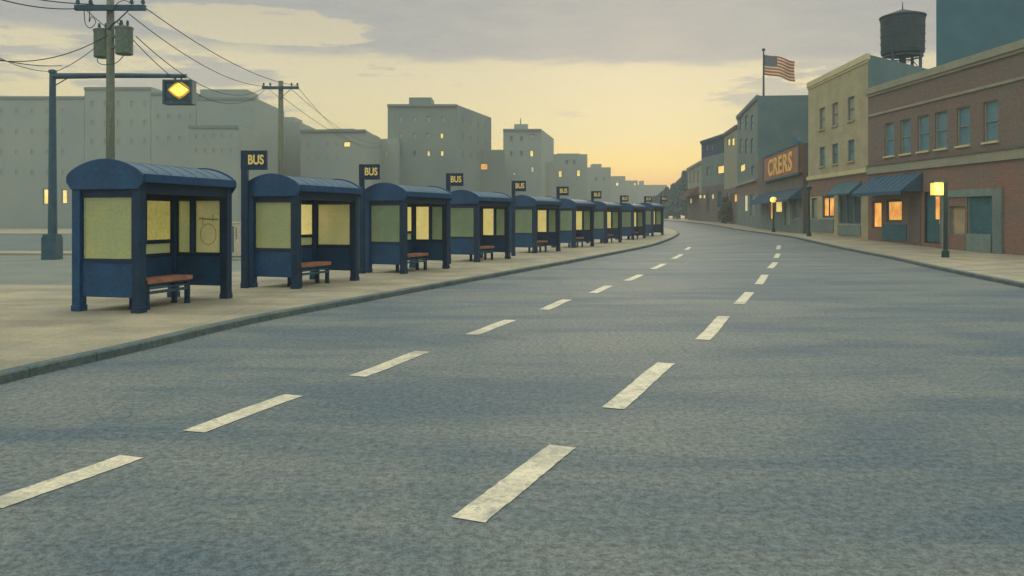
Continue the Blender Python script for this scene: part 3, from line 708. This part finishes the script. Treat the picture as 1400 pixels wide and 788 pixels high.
# brick block nearest on the right
bk = Bld('brick_building', 'long red brown brick block nearest on the right, six upper windows and a navy awning', Bp, (21.0, 27.5), 8.75, (3.0, .2), [BRICK, BRICKR, BRICK])
for px in (1216, 1238, 1262, 1286.5, 1317, 1354.5):
    u = bk.u(px); bk.opening((u - .48, u + .48, 4.9 - bk.z0, 6.65 - bk.z0), GLAZ, GREYB, mull=0, sill=True, fw=.05, trans=True)
u = bk.w - 2.1; bk.opening((u - .48, u + .48, 4.9 - bk.z0, 6.65 - bk.z0), GLAZ, GREYB, sill=True, fw=.05, trans=True)
bk.opening(bk.rect(1192, 276, 1205, 312), LITO, BROWN, 'shop_window', fw=.07)
bk.opening(bk.rect(1211, 273, 1233, 304), LITO, PANEL, 'shop_window', fw=.12, mull=0)
bk.opening(bk.rect(1263, 262, 1285, 333), PANEL, NAVYD, 'door', fw=.07)
bk.opening(bk.rect(1299, 282, 1319, 321), BEIGE, PANELG, 'shop_window', fw=.05)
bk.opening(bk.rect(1322, 261, 1356, 345), PANEL, PANELG, 'shop_window', fw=.07, mull=0)
bk.build(zones=[(4.0 - bk.z0, 1)], cap=.16, capmat=GREYB)
bk.proud('string_course', GREYB, (0.02, bk.w, 7.22 - bk.z0, 7.34 - bk.z0), .07)
bk.proud('sign_band', GREYB, (0.02, bk.w, 4.03 - bk.z0, 4.45 - bk.z0), .1)
bk.proud('ledge', BROWN, (0.0, bk.w, 4.453 - bk.z0, 4.52 - bk.z0), .15)
bk.proud('stall_riser', PANEL, bk.rect(1207, 307, 1240, 329), .05)
bk.proud('stall_riser', PANELG, bk.rect(1322.5, 320, 1355.5, 345), .04)
bk.proud('pilaster', BROWN, bk.rect(1243, 269, 1259, 332), .05)
bk.proud('pilaster', PANELG, bk.rect(1289, 262, 1297, 340), .06)
bk.proud('pilaster', GREYT, bk.rect(1360, 258, 1372, 350), .1)
bk.proud('lintel', PANELG, bk.rect(1297.5, 259, 1360, 269), .06)
B = MB(); ua_, ub_, za_, zb_ = bk.rect(1277, 268, 1281.5, 300); B.box(ua_, ub_, .085, .12, za_, zb_); B.build('door_glass_reflection', LITO, bk.r)  # orange reflection in the door glass, made as a glowing strip
bk.awning(bk.u(1192), bk.u(1262), 3.85 - bk.z0, 2.95 - bk.z0, 1.15, AWN)
# cream block
cr = Bld('cream_building', 'three storey cream block with two rows of windows, left of the brick block', Cp, (Bp[0], Bp[1] + .01), 10.75, (8, 6.3), [CREAM, BRICKR, CREAM, TEAL])
for px in (1124, 1141.5, 1163.5):
    wd = .5 if px != 1163.5 else .52
    u = cr.u(px); cr.opening((u - wd, u + wd, 7.35 - cr.z0, 8.75 - cr.z0), GREYB, GREYT, fw=.05, trans=True, sill=CREAM)
    cr.opening((u - wd, u + wd, 4.95 - cr.z0, 6.2 - cr.z0), GLAZ, GREYT, fw=.05, trans=True, sill=CREAM)
cr.opening(cr.rect(1109, 271, 1117, 299), GLAZP, GLAZD, 'shop_window', fw=.09)
cr.opening(cr.rect(1124, 268, 1140, 298), LITO, GLAZD, 'shop_window', fw=.14, mull=1)
cr.opening(cr.rect(1146, 263, 1177, 307), GLAZD, PANELG, 'shop_window', fw=.07, mull=2)
cr.build(zones=[(3.0 - cr.z0, 2), (4.1 - cr.z0, 1)], cap=.1, capmat=CREAML)
cr.proud('ledge', CREAML, (.02, cr.w - .02, 4.15 - cr.z0, 4.4 - cr.z0), .14)
cr.proud('stall_riser', PANELG, cr.rect(1146, 308, 1177, 322), .05)
cr.proud('stall_riser', GREYT, cr.rect(1108, 300, 1140, 317), .05)
cr.awning(cr.u(1146), cr.u(1178), 3.7 - cr.z0, 3.05 - cr.z0, .7, PANEL, .1)
# low shop with lettered board
sh = Bld('shop', 'low shop with a lettered brown board above a blue awning', Dp, Cb, 6.9, 8, [BROWN, GREYT, BROWN])
sh.opening(sh.rect(1052, 272, 1056, 300), LITO, GREYT, 'shop_window', fw=.05)
sh.opening(sh.rect(1059, 272, 1069, 291), LITY, GREYT, 'shop_window', fw=.08)
sh.opening(sh.rect(1072, 268, 1080, 308), GLAZP, PANELG, 'door', fw=.07)
sh.opening(sh.rect(1083, 266, 1093, 300), GLAZD, TRIM, 'shop_window', fw=.06)
sh.build(zones=[(3.4 - sh.z0, 1)])
u0, u1 = sh.u(1047.5), sh.w - .15; z0, z1 = sh.z(243, (u0 + u1) / 2), 6.9 - sh.z0
B = MB(); B.box(u0, u1, -.22, -.003, z0, z1); bd = B.build('sign_board', mat('sign_board_brown', (134, 92, 74), (150, 108, 84), 1, .8, .12), sh.r)
B = MB(); ring(B, 'y', -.25, .06, u0 - .1, u1 + .1, z0 - .1, z1 + .1, .16); B.prism([(u1 - 2.6, z1 + .1), (u1 - 1.2, z1 + .55), (u1 - .5, z1 + .55), (u1 + .1, z1 + .1)], 'y', -.26, -.05); B.build('board_frame', TEALD, bd)
text_obj('lettering', 'CRERS', mat('gold_letter', (196, 150, 74), (210, 166, 86), 3, .6, .05, emit=.12), bd, ((u0 + u1) / 2, -.235, (z0 + z1) / 2 - .12), 1.7, .03, sx=1.8, sy=1.15, spacing=1.18)
sh.awning(sh.u(1040), sh.w - .1, 3.75 - sh.z0, 2.95 - sh.z0, 1.0, AWN)
# grey teal tall block
gt = Bld('grey_building', 'tall grey teal block with the flag on its roof corner', Ep, (Dp[0], Dp[1] + .02), zat(131, 76), (13, -1.0), [GREYT, BRICKR, GREYT, TEAL])
for px in (1013, 1020.5, 1028):
    for py in (158, 190):
        gt.opening(gt.rect(px - 1.8, py, px + 1.8, py + 20), GLAZ, TEAL, fw=.12, trans=True)
gt.opening(gt.rect(1011.5, 224, 1018.5, 235), LITY, GREYT, fw=.1)
gt.opening(gt.rect(1027, 227, 1031, 240), GLAZ, GREYT, fw=.1)
gt.opening(gt.rect(1017, 266, 1022, 290), LITP, PANELG, 'door', fw=.12)
gt.opening(gt.rect(1025.5, 266, 1032, 296), GLAZ, PANELG, 'shop_window', fw=.12)
gt.build(zones=[(zat(267, 84) - gt.z0, 2), (zat(252, 84) - gt.z0, 1)], cap=.15, capmat=TEAL)
gt.proud('ledge', GREYB, (.05, gt.w - .05, zat(252, 84) - gt.z0 + .02, zat(249, 84) - gt.z0), .25)
# cream narrow block with lit attic windows
nb = Bld('narrow_building', 'narrow grey block with lit attic windows next to the flag block', Fp, (Ep[0], Ep[1] + .02), zat(178, 97), (10, 1), [GREYB, BROWN, GREYB])
nb.opening(nb.rect(994.5, 189, 998, 200), LITY, BROWN, fw=.1); nb.opening(nb.rect(1000, 188, 1004, 200), LITY, BROWN, fw=.1)
nb.opening(nb.rect(1003, 265, 1007.6, 277), LITO, BROWN, 'shop_window', fw=.1)
nb.opening(nb.rect(994, 263, 997, 271), GLAZP, BROWN, 'shop_window', fw=.1)
nb.opening(nb.rect(998.5, 264, 1001.5, 292), GLAZD, BROWN, 'door', fw=.1)
nb.build(zones=[(zat(258, 98) - nb.z0, 1)], cap=.2, capmat=BROWN)
# navy topped block
nv = Bld('navy_topped_building', 'grey block with a navy top storey, fifth building from the right', Gp, (Fp[0], Fp[1] + .02), zat(190, 108), (12, 1), [NAVYW, BROWN, GREYT, NAVYW])
nv.opening(nv.rect(980.5, 226, 990.3, 238), LITY, BROWN, fw=.12); nv.opening(nv.rect(966, 228, 971, 240), GLAZ, BROWN, fw=.12)
nv.opening(nv.rect(960.6, 266, 964, 272), LITY, BROWN, 'shop_window', fw=.1); nv.opening(nv.rect(972, 265, 976, 273), LITP, BROWN, 'shop_window', fw=.1)
nv.opening(nv.rect(966, 262, 970, 289), GLAZD, PANEL, 'door', fw=.1); nv.opening(nv.rect(981, 262, 987, 284), GLAZD, PANEL, 'shop_window', fw=.1, mull=1)
for px in (966, 973): nv.opening(nv.rect(px - 1.6, 197, px + 1.6, 207), GLAZ, NAVYW, fw=.1)
nv.build(zones=[(zat(254, 107) - nv.z0, 1), (zat(213, 107) - nv.z0, 2)], cap=.2, capmat=NAVYW)
# pale far block
pf = Bld('pale_building', 'small pale block farthest on the right, next to the trees', Hp, (Gp[0], Gp[1] + .02), zat(225, 119), (12, 2), [GREYB, BROWN, GREYB])
for px in (944, 949, 954.5): pf.opening(pf.rect(px - 1.2, 234, px + 1.2, 250), GLAZP, GREYT, fw=.15)
pf.opening(pf.rect(942.3, 271, 946, 279), LITP, BROWN, 'shop_window', fw=.1); pf.opening(pf.rect(955, 266, 959, 272), LITY, BROWN, 'shop_window', fw=.1)
pf.build(zones=[(zat(266, 121) - pf.z0, 1)], cap=.2, capmat=GREYB)
pf.awning(.5, pf.w - 3, zat(257, 121) - pf.z0, zat(268, 121) - pf.z0, 1.4, AWNB)
# deep teal tower block behind
tb = Bld('tall_teal_block', 'tall plain deep teal block rising behind the brick block', (xat(1280, 62), 62), (50, 62), 25, (7.5, 12), [TEALD, TEALD])
for k in range(3):
    for j in range(3): u = 9 + k * 3; tb.opening((u, u + 1, 19.4 - j * 3.4, 21 - j * 3.4), GLAZD, TEAL)
tb.build(cap=.12, capmat=TEAL)

# ------------------------------------------------------------------ water tank
Zt = 51.0; xt = xat(1234, Zt); rf = 10.74
r = thing('water_tank', 'dark round rooftop water tank on legs with a spike', 'water tank', (xt, Zt, rf), 0)
zb, zt_ = zat(74, Zt) - rf, zat(24, Zt) - rf; R_ = 28 * Zt / F
TANK = mat('tank_boards', (34, 54, 60), (48, 66, 68), 1.5, .85, .14, stretch=(6, 6, .3))
B = MB(); n = 26
B.tube([(0, 0, zb - .12), (0, 0, zb), (0, 0, zt_)], [R_ * .8, R_ * .97, R_], 28); tk = B.build('tank', TANK, r)
B = MB()
for k in range(5):
    z = zb + .2 + (zt_ - zb - .4) * k / 4; P = [(math.cos(a) * (R_ + .012), math.sin(a) * (R_ + .012), z) for a in [2 * math.pi * q / 28 for q in range(29)]]; B.tube(P, .018, 5)
B.build('hoop', STEEL, tk)
B = MB(); B.tube([(0, 0, zt_ - .04), (0, 0, zt_ + .04), (0, 0, zt_ + .5)], [R_ + .07, R_ + .07, .08], 28); ld = B.build('lid', TANK, r)
B = MB(); B.tube([(0, 0, zt_ + .47), (0, 0, zt_ + 1.0)], [.05, .02], 8); B.build('spike', STEEL, ld)
LP = [(math.cos(a) * R_ * .88, math.sin(a) * R_ * .88) for a in [math.radians(q) for q in (35, 125, 215, 305)]]
for a, b in LP: B = MB(); B.box(a - .07, a + .07, b - .07, b + .07, 0, zb - .02); B.build('leg', STEEL, r)
B = MB(); B.tube([(0, 0, 0), (0, 0, zb)], .2, 10); B.build('riser_pipe', STEEL, r)
B = MB(); B.tube([(math.cos(a) * R_ * .9, math.sin(a) * R_ * .9, zb - .2) for a in [2 * math.pi * q / 20 for q in range(21)]], .05, 6)
for k in range(4): a, b = LP[k], LP[(k + 1) % 4]; B.bar((a[0], a[1], .1), (b[0], b[1], zb - .25), .04)
B.build('bracing', STEEL, r)

# ------------------------------------------------------------------ flag
Zf = 77.0; xf = xat(1044, Zf); zr = zat(131, 76)
r = thing('flag', 'striped flag flying on a thin pole above the grey block', 'flag', (xf, Zf, zr - .03), 0)
ht = zat(70, Zf) - zr
B = MB(); B.tube([(0, 0, 0), (0, 0, ht)], [.10, .07], 10); B.tube([(0, 0, 0), (0, 0, .15)], [.22, .2], 10); pl = B.build('pole', STEEL, r)
B = MB(); B.tube([(0, 0, ht), (0, 0, ht + .1), (0, 0, ht + .22), (0, 0, ht + .3)], [.08, .17, .17, .05], 12); B.build('finial', STEEL, pl)
FW, FH = 43 * Zf / F, 27.5 * Zf / F; z_top = zat(74.5, Zf) - zr
def fl(u, v, off=0):    # u 0..1 along fly, v 0..1 from the top
    sag = .20 * FH * u + .30 * u * u + .09 * math.sin(u * 9.5 + 1.0) * u ** .5 * (1 - .3 * v)
    return Vector((.08 + u * FW * (1 - .02 * math.sin(v * 3)), .30 * math.sin(u * 8 + v * .8) * u + off, z_top - v * FH - sag))
B = MB(); NU = 40
for off, flip in ((-.012, 0), (.012, 1)):
    for s_ in range(13):
        for k in range(NU):
            ua, ub = k / NU, (k + 1) / NU; va, vb = s_ / 13, (s_ + 1) / 13
            mi = 2 if (s_ < 7 and ub <= .401) else (0 if s_ % 2 == 0 else 1)
            q = [fl(ua, vb, off), fl(ub, vb, off), fl(ub, va, off), fl(ua, va, off)]
            if flip: q.reverse()
            B.quad(*q, mi)
for s_ in (0, 1):
    for k in range(NU): ua, ub = k / NU, (k + 1) / NU; B.quad(fl(ua, s_, -.012), fl(ub, s_, -.012), fl(ub, s_, .012), fl(ua, s_, .012), 0)
for rr in range(9):
    for cc in range(6 if rr % 2 == 0 else 5):
        uc = .4 * ((cc + .5) / 6 if rr % 2 == 0 else (cc + 1) / 6); vc = (7 / 13) * (rr + .6) / 9.2
        c0 = fl(uc, vc, -.02)
        pts = [c0 + Vector((math.sin(a) * rad, 0, math.cos(a) * rad)) for a, rad in [(math.pi * q / 5, .055 if q % 2 == 0 else .024) for q in range(10)]]
        B.add([c0] + pts, [(0, 1 + q, 1 + (q + 1) % 10) for q in range(10)], 1)
B.build('cloth', [RED, WHITE, BLUE], r)

# ------------------------------------------------------------------ street lamps on the right
def lamp(px, py, Zl, topy, label, side):
    x = xat(px, Zl); zb = g(x, Zl) + .1; H = zat(topy, Zl) - zb
    r = thing('street_lamp', label, 'street lamp', (x, Zl, zb), 0, 'street lamps on the right pavement')
    B = MB(); B.tube([(0, 0, 0), (0, 0, .25), (0, 0, .3), (0, 0, H)], [.14, .13, .075, .065], 12); B.tube([(0, 0, H), (0, 0, H + .08)], [.085, .03], 12); B.build('post', LAMPPOST, r)
    return r, H
l1, H = lamp(1292.5, 352, 30.9, 252, 'nearest street lamp on the right with a square glowing box, before the brick block', -1)
B = MB(); B.box(-.5, -.15, -.15, .15, H - .42, H + .05); lb = B.build('lantern', LAMPY, l1)
B = MB(); B.box(-.53, -.12, -.18, .18, H + .052, H + .11); B.box(-.48, -.17, -.13, .13, H - .48, H - .422); B.build('cap', TEALD, lb)
B = MB(); B.bar((-.16, 0, H - .1), (0, 0, H - .1), .05); B.bar((-.16, 0, H - .3), (0, 0, H - .3), .05); B.build('bracket', TEALD, l1)
def glow_light(par, loc, en):
    L = bpy.data.lights.new('lamp_light', 'POINT'); L.energy = en; L.color = (1, .74, .36); L.shadow_soft_size = .2
    o = bpy.data.objects.new('lamp_light', L); C.objects.link(o); o.parent = par; o.location = loc
glow_light(l1, (-.33, -.34, H - .2), 16)
l2, H = lamp(1106, 320, 49, 262, 'unlit plain dark lamp post in front of the cream block', 1)
B = MB(); B.tube([(0, 0, H + .06), (0, 0, H + .12), (0, 0, H + .3), (0, 0, H + .36)], [.08, .16, .19, .05], 12); B.build('lantern', GLAZD, l2)
l3, H = lamp(1057.5, 311, 62, 278, 'small lit globe lamp in front of the lettered shop', 1)
B = MB(); B.tube([(0, 0, H + .05), (0, 0, H + .12), (0, 0, H + .27), (0, 0, H + .42), (0, 0, H + .48)], [.09, .2, .26, .18, .05], 14); B.build('globe', LAMPY, l3, smooth=True)
glow_light(l3, (-.38, -.1, H + .2), 16)
for px, Zl, hh, lab in ((977, 108, 1.5, 'dark short bollard on the far right pavement'), (989, 100, 1.2, 'small dark litter bin on the far right pavement')):
    x = xat(px, Zl); zb = g(x, Zl) + .1
    if hh == 1.5: B = MB(); B.tube([(0, 0, 0), (0, 0, .3), (0, 0, .34), (0, 0, 1.2), (0, 0, 1.25), (0, 0, 1.4)], [.22, .2, .12, .12, .18, .06], 12); tag(B.build('bollard', TEALD, None, (x, Zl, zb)), lab, 'bollard')
    else: 
        r = thing('litter_bin', lab, 'litter bin', (x, Zl, zb)); B = MB(); B.tube([(0, 0, 0), (0, 0, .95)], [.32, .38], 14); B.build('body', NAVYD, r)
        B = MB(); B.tube([(0, 0, .95), (0, 0, 1.02), (0, 0, 1.14)], [.42, .4, .12], 14); B.build('lid', STEEL, r)

# ------------------------------------------------------------------ far buildings on the left
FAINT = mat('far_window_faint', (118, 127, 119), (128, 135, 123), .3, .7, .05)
def rows_of(x0, x1, ys, step, ww=6, wh=9, k='f', skip=()):
    out = []; x = x0
    while x <= x1:
        out += [(x, y, ww, wh, k) for y in ys if not any(abs(x - a) < 12 and abs(y - b) < 16 for a, b in skip)]
        x += step
    return out
def far(name, label, x0, x1, ytop, Zd, m, depth=14, back=None, pent=None, wins=(), cap=None, step=None):
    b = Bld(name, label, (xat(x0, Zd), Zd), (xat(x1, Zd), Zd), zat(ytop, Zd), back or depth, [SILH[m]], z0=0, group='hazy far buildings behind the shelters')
    for wx, wy, ww, wh, k in list(wins):
        b.opening(b.rect(wx - ww / 2, wy - wh / 2, wx + ww / 2, wy + wh / 2), {'y': LITY, 'o': LITO, 'p': LITP, 'd': FARWIND, 'l': FARWIN, 'f': FAINT}[k], SILH[m] if k == 'f' else SILH[2], fw=.12, depth=.07 if k == 'f' else .2)
    b.build(cap=cap, capmat=SILH[2])
    for pp_ in (pent or []):
        u0, u1 = b.u(pp_[0]), b.u(pp_[1]); B = MB(); B.box(u0, u1, 1.2, 6, b.H - .3, zat(pp_[2], Zd) ); B.build('penthouse', SILH[m], b.r)
    return b
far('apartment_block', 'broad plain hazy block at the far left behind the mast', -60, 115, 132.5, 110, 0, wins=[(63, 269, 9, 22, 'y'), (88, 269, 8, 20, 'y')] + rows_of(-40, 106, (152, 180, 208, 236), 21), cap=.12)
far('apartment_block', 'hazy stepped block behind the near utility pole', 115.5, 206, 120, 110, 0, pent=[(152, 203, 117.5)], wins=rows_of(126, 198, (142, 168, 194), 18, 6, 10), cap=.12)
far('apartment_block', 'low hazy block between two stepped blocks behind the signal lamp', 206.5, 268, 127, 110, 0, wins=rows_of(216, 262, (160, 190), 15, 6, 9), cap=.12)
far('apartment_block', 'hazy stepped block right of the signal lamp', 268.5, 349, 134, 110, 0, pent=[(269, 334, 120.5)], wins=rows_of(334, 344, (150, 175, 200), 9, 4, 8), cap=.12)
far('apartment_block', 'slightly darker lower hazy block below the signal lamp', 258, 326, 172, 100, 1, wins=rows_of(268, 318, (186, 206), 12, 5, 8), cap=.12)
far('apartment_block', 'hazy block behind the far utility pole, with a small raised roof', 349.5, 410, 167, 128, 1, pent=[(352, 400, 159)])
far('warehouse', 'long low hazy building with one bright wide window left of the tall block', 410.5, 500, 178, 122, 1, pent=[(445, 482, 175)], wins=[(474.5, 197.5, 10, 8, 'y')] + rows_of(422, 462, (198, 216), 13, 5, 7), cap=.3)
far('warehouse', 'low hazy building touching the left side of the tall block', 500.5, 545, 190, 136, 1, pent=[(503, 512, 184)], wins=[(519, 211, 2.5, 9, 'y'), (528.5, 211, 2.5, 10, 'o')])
ws = [(x, 163, 5, 8, 'l') for x in (548, 567, 586, 606)] + [(x, 186, 5, 8, 'l') for x in (548, 567, 585)] + [(604, 186, 5, 8, 'y'), (548, 210, 5, 8, 'd'), (567, 210, 5, 8, 'd'), (586, 210, 4.5, 8, 'y'), (604.5, 210, 5, 8, 'y')]
t1 = far('tower_block', 'tall hazy tower block with three rows of windows in the middle', 530, 625, 143.5, 138, 2, back=(5.4, 18), pent=[(558, 589, 132)], wins=ws, cap=.4)
bx, by = t1.b
for k in range(4):
    for z in (zat(163, 140), zat(186, 140), zat(210, 140)):
        t = .15 + .22 * k; B = MB(); u = t1.w + bx * t; y = by * t
        dv = Vector((bx, by, 0)).normalized(); nv_ = Vector((dv.y, -dv.x, 0)); c = Vector((u, y, z)) + nv_ * .02
        v = [c - dv * .45 - Vector((0, 0, .55)), c + dv * .45 - Vector((0, 0, .55)), c + dv * .45 + Vector((0, 0, .55)), c - dv * .45 + Vector((0, 0, .55))]
        B.add(v + [q - nv_ * .1 for q in v], [(0, 1, 2, 3), (0, 4, 5, 1), (2, 6, 7, 3), (1, 5, 6, 2), (0, 3, 7, 4)]); B.build('window', FARWIND, t1.r)
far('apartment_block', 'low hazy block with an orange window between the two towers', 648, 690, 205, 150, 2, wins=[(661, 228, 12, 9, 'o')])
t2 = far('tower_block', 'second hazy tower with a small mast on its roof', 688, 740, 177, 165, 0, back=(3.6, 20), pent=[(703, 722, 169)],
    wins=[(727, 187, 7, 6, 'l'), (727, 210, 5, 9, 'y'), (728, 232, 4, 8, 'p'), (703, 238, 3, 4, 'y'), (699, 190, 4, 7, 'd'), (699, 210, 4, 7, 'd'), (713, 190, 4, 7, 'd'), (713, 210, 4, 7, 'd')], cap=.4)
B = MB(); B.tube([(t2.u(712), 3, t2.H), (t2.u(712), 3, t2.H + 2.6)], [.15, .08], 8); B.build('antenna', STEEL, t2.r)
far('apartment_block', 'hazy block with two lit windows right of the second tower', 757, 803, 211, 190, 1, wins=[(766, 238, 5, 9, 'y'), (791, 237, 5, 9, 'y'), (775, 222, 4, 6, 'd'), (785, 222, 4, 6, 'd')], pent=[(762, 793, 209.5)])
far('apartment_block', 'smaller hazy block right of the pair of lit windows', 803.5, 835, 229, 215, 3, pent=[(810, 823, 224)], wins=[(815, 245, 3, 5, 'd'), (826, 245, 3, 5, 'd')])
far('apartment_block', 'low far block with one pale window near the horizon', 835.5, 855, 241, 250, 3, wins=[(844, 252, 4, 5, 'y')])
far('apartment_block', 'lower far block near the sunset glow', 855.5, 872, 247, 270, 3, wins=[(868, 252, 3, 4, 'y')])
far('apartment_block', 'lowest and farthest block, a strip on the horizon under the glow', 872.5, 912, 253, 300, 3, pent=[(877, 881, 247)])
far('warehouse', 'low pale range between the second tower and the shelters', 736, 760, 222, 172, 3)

# ------------------------------------------------------------------ trees
def crown(clumps, n, size, m, name, parent, seed):
    rnd = random.Random(seed); B = MB()
    for (cx_, cy_, cz_, rx_, rz2) in clumps:
        for _ in range(n):
            a = Vector((rnd.gauss(0, 1), rnd.gauss(0, 1), rnd.gauss(0, 1))).normalized() * (rnd.random() ** .45)
            c = Vector((cx_ + a.x * rx_, cy_ + a.y * rx_, cz_ + a.z * rz2)); s_ = size * rnd.uniform(.5, 1.3)
            t = Vector((rnd.gauss(0, 1), rnd.gauss(0, 1), rnd.gauss(0, 1))).normalized(); o = t.orthogonal().normalized(); p = t.cross(o)
            B.quad(c - o * s_ - p * s_ * .5, c + o * s_ - p * s_ * .5, c + o * s_ * .7 + p * s_ * .6, c - o * s_ * .7 + p * s_ * .6, 0)
    return B.build(name, m, parent)
def tree(x, y, H, Rr, label, seed, m=LEAF, group='trees closing the street', n=260, size=.32, name='tree'):
    rnd = random.Random(seed); zb = g(x, y) - .05; r = thing(name, label, 'tree', (x, y, zb), 0, group)
    B = MB(); B.tube([(0, 0, 0), (.05, 0, H * .3), (0, .05, H * .75)], [H * .03, H * .022, H * .008], 8)
    for k in range(5):
        a = rnd.uniform(0, 6.28); z = H * rnd.uniform(.25, .6); B.tube([(0, 0, z), (math.cos(a) * Rr * .7, math.sin(a) * Rr * .7, z + H * .16)], [H * .012, H * .004], 6)
    B.build('trunk', BARK, r)
    cl_ = []
    for k in range(9):
        z = H * (.22 + .70 * k / 8); rad = Rr * (1.05 - .75 * (k / 8) ** 1.4); a = rnd.uniform(0, 6.28); o = rad * .45
        cl_.append((math.cos(a) * o, math.sin(a) * o, z, rad * .8, H * .1)); a += 2.4
        cl_.append((math.cos(a) * o, math.sin(a) * o, z - H * .03, rad * .62, H * .08))
    crown(cl_, n, size, m, 'crown', r, seed + 1); return r
TR = [(938, 165, 234, 'tallest dark tree, beside the pale far block'), (929, 172, 246, 'second tree to the left of the pale far block'), (921, 178, 252, 'third tree in the sloping line of trees'),
      (912, 184, 257, 'mid sized tree in the sloping line of trees'), (904, 190, 263, 'smaller tree near the left end of the line'), (895, 196, 269, 'lowest tree at the left end of the line above the last shelters'), (946, 180, 240, 'tree half hidden behind the pale far block')]
for i, (px, Zd, yt, lab) in enumerate(TR):
    x = xat(px, Zd); H = zat(yt, Zd) - g(x, Zd); tree(x, Zd, H, H * .22 + .5, lab, 50 + i, group='trees closing the street')
tree(xat(992, 96), 96, 3.4, 1.0, 'small bushy street tree before the narrow grey block', 91, LEAF2, None, 70, .14)
for i, (px, Zd, lab) in enumerate(((898, 140, 'left small shrub at the far road bend'), (911, 137, 'middle small shrub at the far road bend'), (925, 134, 'right small shrub at the far road bend'))):
    x = xat(px, Zd); r = thing('shrub', lab, 'shrub', (x, Zd, g(x, Zd)), 0, 'small shrubs at the road bend'); crown([(0, 0, .5, .6, .5), (.2, 0, .9, .35, .4)], 120, .1, LEAF, 'foliage', r, 200 + i)
    B = MB(); B.tube([(0, 0, 0), (0, 0, .6)], [.06, .03], 6); B.build('stem', BARK, r)

# ------------------------------------------------------------------ haze
hm = bpy.data.materials.new('haze'); hm.use_nodes = True; t = NT(hm.node_tree); t.n.clear()
pv = t.node('ShaderNodeVolumePrincipled'); pv.inputs['Color'].default_value = (.80, .82, .76, 1); pv.inputs['Density'].default_value = .0014; pv.inputs['Anisotropy'].default_value = 0
ou = t.node('ShaderNodeOutputMaterial'); t.l.new(pv.outputs[0], ou.inputs['Volume'])
B = MB(); B.box(-620, 620, -110, 720, -1.4, 27); B.build('haze', hm, kind='stuff')
